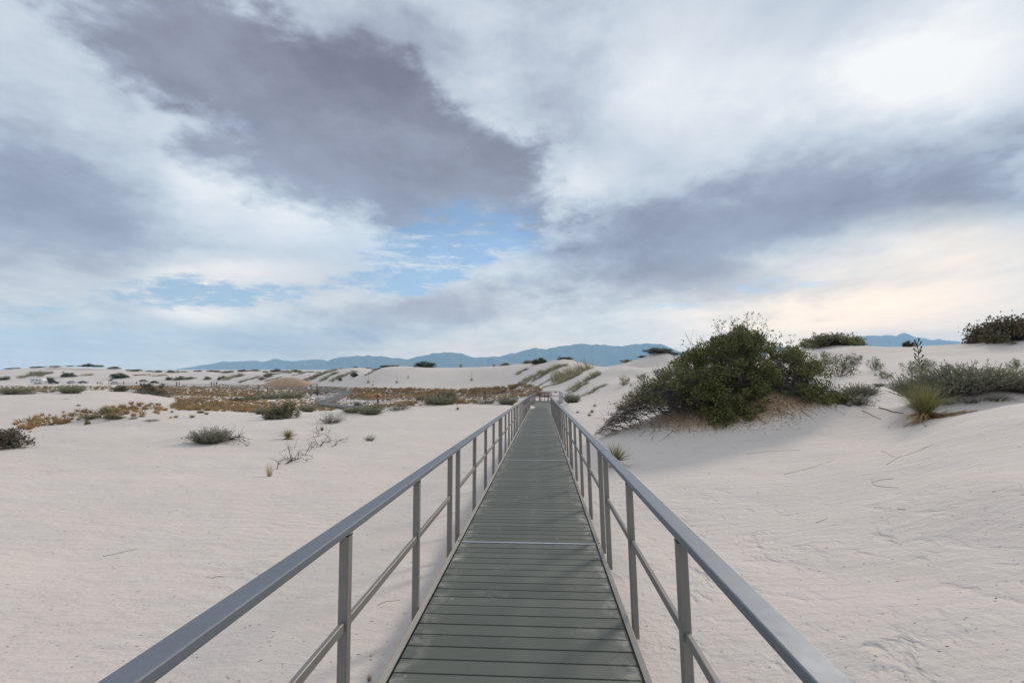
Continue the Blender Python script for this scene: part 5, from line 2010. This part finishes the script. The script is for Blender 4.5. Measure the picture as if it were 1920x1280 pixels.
for dx, dy, a, b, lb, sc, ps in ((.0, 0, C_NAVY, C_BLACK, 'person in navy standing beside the right posts of the shade canopy', 1.02, 'stand'), (1.25, .3, C_TEAL, C_WHITE, 'person in bright teal standing next to the canopy', .95, 'walk'),
                                 (-1.75, -.4, C_PEACH, C_TAN, 'child in peach top by the right posts of the shade canopy', .72, 'stand')):
    X, Yy = pbase[0] + dx, pbase[1] + dy
    person((X, Yy, max(H(X, Yy), pz - .04 if dx < 0 else -99)), R(random.uniform(-180, 180)), a, b, lb, ps, sc)
for px, a, b, lb, ps in ((398, C_BLACK, C_BLACK, 'person in black on the distant boardwalk, leading a group of three', 'walk'), (403, C_TAN, C_DENIM, 'person in tan top in the middle of the three on the distant boardwalk', 'walk'), (408, C_BLACK, C_NAVY, 'person in black top and navy trousers, last of the three', 'walk'),
                         (333, C_BLACK, C_BLACK, 'person in black beside the one in blue on the distant boardwalk', 'stand'), (338, C_BLUE, C_TAN, 'person in bright blue top on the distant boardwalk', 'stand'),
                         (234, C_RED, C_BLACK, 'person in dark red top at the far end of the distant boardwalk', 'walk'), (258, C_DENIM, C_TAN, 'person in denim blue near the end of the distant boardwalk', 'walk')):
    person(loop_at(LOOP_C, px), R(random.choice((80, -100))), a, b, lb, ps, 1.0)
for px, Yy, a, b, lb in ((185, 250, C_BLACK, C_BLACK, 'person in black beside the parking area'), (190, 252, C_DENIM, C_NAVY, 'person in denim by the parking area, next to the one in black'), (194, 251, C_WHITE, C_DENIM, 'person in white top by the parking area'), (206, 254, C_NAVY, C_NAVY, 'person all in navy standing apart by the parking area')):
    X = (px - 960) / F * Yy
    person((X, Yy, H(X, Yy)), R(random.uniform(0, 360)), a, b, lb, 'stand')

# ------------------------------------------------------------------ vehicles in the parking area
GLASS = mat('dark_vehicle_glass', (.02, .022, .025), .15, vary=(.03, .032, .035))
TYRE = mat('tyre_rubber', (.02, .02, .02), .9, vary=(.03, .03, .03))
RIM = mat('wheel_rim', (.45, .45, .46), .4, .8, vary=(.35, .35, .36))
LAMP = mat('lamp_lens', (.55, .53, .48), .25, vary=(.5, .48, .42))
TAIL = mat('tail_lens', (.35, .02, .02), .3, vary=(.28, .02, .02))


def extrude_profile(prof, w0, w1=None, zt=None):
    """side profile (x,z) extruded across y; roof narrower"""
    n = len(prof)
    vs = []
    for sy in (-1, 1):
        for x, z in prof:
            w = w0 if zt is None or z <= zt else w0 + (w1 - w0) * min(1, (z - zt) / .5)
            vs.append((x, sy * w / 2, z))
    fs = [tuple(range(n)), tuple(range(2 * n - 1, n - 1, -1))]
    for i in range(n):
        j = (i + 1) % n
        fs.append((i, i + n, j + n, j))
    return MB().add(vs, fs)


def wheels(root, xs, half, r_):
    for x in xs:
        for sy in (-1, 1):
            w = link('wheel', MB().tube([(x, sy * half, r_), (x, sy * (half - .2), r_)], r_, r_, 14).mesh('tyre', smooth=False), TYRE, root)
            link('rim', MB().tube([(x, sy * (half + .012), r_), (x, sy * (half - .05), r_)], r_ * .6, r_ * .6, 10).mesh('rim'), RIM, w)


def car(px, Yy, rz, paint, label, suv=False):
    X = (px - 960) / F * Yy
    root = thing('parked_car', label, 'car', (X, Yy, H(X, Yy)), rz, 'cars in the parking area')
    if suv:
        prof = [(-2.3, .40), (-2.33, .95), (-2.2, 1.15), (-2.0, 1.78), (.25, 1.82), (.95, 1.20), (2.1, 1.05), (2.35, .80), (2.35, .40)]
        win = [(-1.95, 1.20), (-1.85, 1.68), (.2, 1.70), (.78, 1.20)]
    else:
        prof = [(-2.2, .35), (-2.25, .85), (-1.55, 1.0), (-1.0, 1.42), (.30, 1.45), (1.0, 1.0), (2.0, .86), (2.22, .62), (2.22, .35)]
        win = [(-1.35, 1.0), (-.95, 1.36), (.26, 1.38), (.82, 1.0)]
    link('body', extrude_profile(prof, 1.8, 1.45, 1.0).mesh('car_body', bevel=.05, seg=2), paint, root)
    for sy in (-1, 1):
        link('side_window', MB().add([(x, sy * (.885 if z < 1.05 else .80), z) for x, z in win] + [(x, sy * (.80 if z < 1.05 else .70), z) for x, z in win],
                                      [(0, 1, 2, 3), (7, 6, 5, 4), (0, 4, 5, 1), (1, 5, 6, 2), (2, 6, 7, 3), (3, 7, 4, 0)]).mesh('side_window'), GLASS, root)
    xw0, zw0, xw1, zw1 = (.92, 1.23, .28, 1.78) if suv else (.96, 1.04, .34, 1.42)
    link('windscreen', MB().bar((xw0 + .02, 0, zw0 + .02), (xw1 + .02, 0, zw1 - .02), 1.3, .03).mesh('windscreen'), GLASS, root)
    wheels(root, (-1.4, 1.4), .9, .36 if suv else .32)
    for sy in (-.62, .62):
        link('headlight', MB().box((2.24 if not suv else 2.34, sy, .70 if not suv else .86), (.08, .34, .14)).mesh('headlight', bevel=.02), LAMP, root)
        link('tail_light', MB().box((-2.25 if not suv else -2.33, sy, .78 if not suv else .95), (.06, .3, .16)).mesh('tail_light', bevel=.02), TAIL, root)
    return root


P_SILVER = mat('silver_paint', (.48, .49, .50), .35, .4, vary=(.45, .46, .47)); P_BLACK = mat('black_paint', (.015, .015, .017), .3, vary=(.02, .02, .022)); P_WHITE = mat('white_paint', (.78, .78, .78), .35, vary=(.74, .74, .74)); P_GREY = mat('grey_paint', (.14, .15, .17), .35, vary=(.12, .13, .15))
car(103, 288, R(20), P_BLACK, 'black sport utility vehicle parked beside the white trailer', True)
car(137, 292, R(4), P_SILVER, 'silver saloon car parked below the dunes, next after the black vehicle')
car(158, 288, R(12), P_GREY, 'grey saloon car parked below the dunes behind the scrub')
car(218, 290, R(2), P_SILVER, 'silver car parked behind the dark shrub on the left dune')
car(271, 296, R(6), P_GREY, 'dark grey car parked furthest along the parking area')
car(292, 290, R(0), P_BLACK, 'black saloon car half hidden behind the largest dark shrub')

Yy = 286
X = (74 - 960) / F * Yy
tr = thing('travel_trailer', 'white travel trailer with small dark windows parked below the dunes', 'trailer', (X, Yy, H(X, Yy)), R(-6))
link('body', extrude_profile([(-3.9, .55), (-3.95, 2.6), (-3.7, 3.05), (3.2, 3.05), (4.0, 2.4), (4.1, 1.5), (3.6, .55)], 2.45).mesh('trailer_body', bevel=.08, seg=2), P_WHITE, tr)
for x, w, z in ((-1.6, .9, 2.1), (.4, 1.0, 2.1), (2.3, .8, 2.05)):
    wd = link('window', MB().box((x, -1.232, z), (w, .05, .62)).mesh('window', bevel=.015), GLASS, tr)
link('door', MB().box((-2.9, -1.235, 1.65), (.7, .05, 1.85)).mesh('door', bevel=.02), P_SILVER, tr)
link('stripe', MB().box((.2, -1.23, 1.22), (6.6, .03, .22)).mesh('stripe'), P_GREY, tr)
wheels(tr, (-.75, .2), 1.15, .36)
link('tow_bar', MB().bar((3.6, 0, .55), (5.2, 0, .5), .25, .12).mesh('tow_bar'), M_DARK, tr)
# ------------------------------------------------------------------ haze
def build_haze():
    m = bpy.data.materials.new('air_haze')
    m.use_nodes = True
    N = NT(m.node_tree)
    N.n.remove(N.n['Principled BSDF'])
    v = N.new('ShaderNodeVolumePrincipled')
    v.inputs['Color'].default_value = (.42, .71, .98, 1)
    v.inputs['Density'].default_value = HAZE
    v.inputs['Anisotropy'].default_value = .0
    N.l.new(v.outputs[0], N.n['Material Output'].inputs['Volume'])
    z0, z1 = -60.0, 1080.0
    b = MB().box((0, 0, (z0 + z1) / 2), (31200, 31200, z1 - z0))
    o = link('haze', b.mesh('haze'), m)
    tag(o, 'thin blue haze lying over the whole basin', None, kind='stuff')


HAZE = 7.5e-5
build_haze()
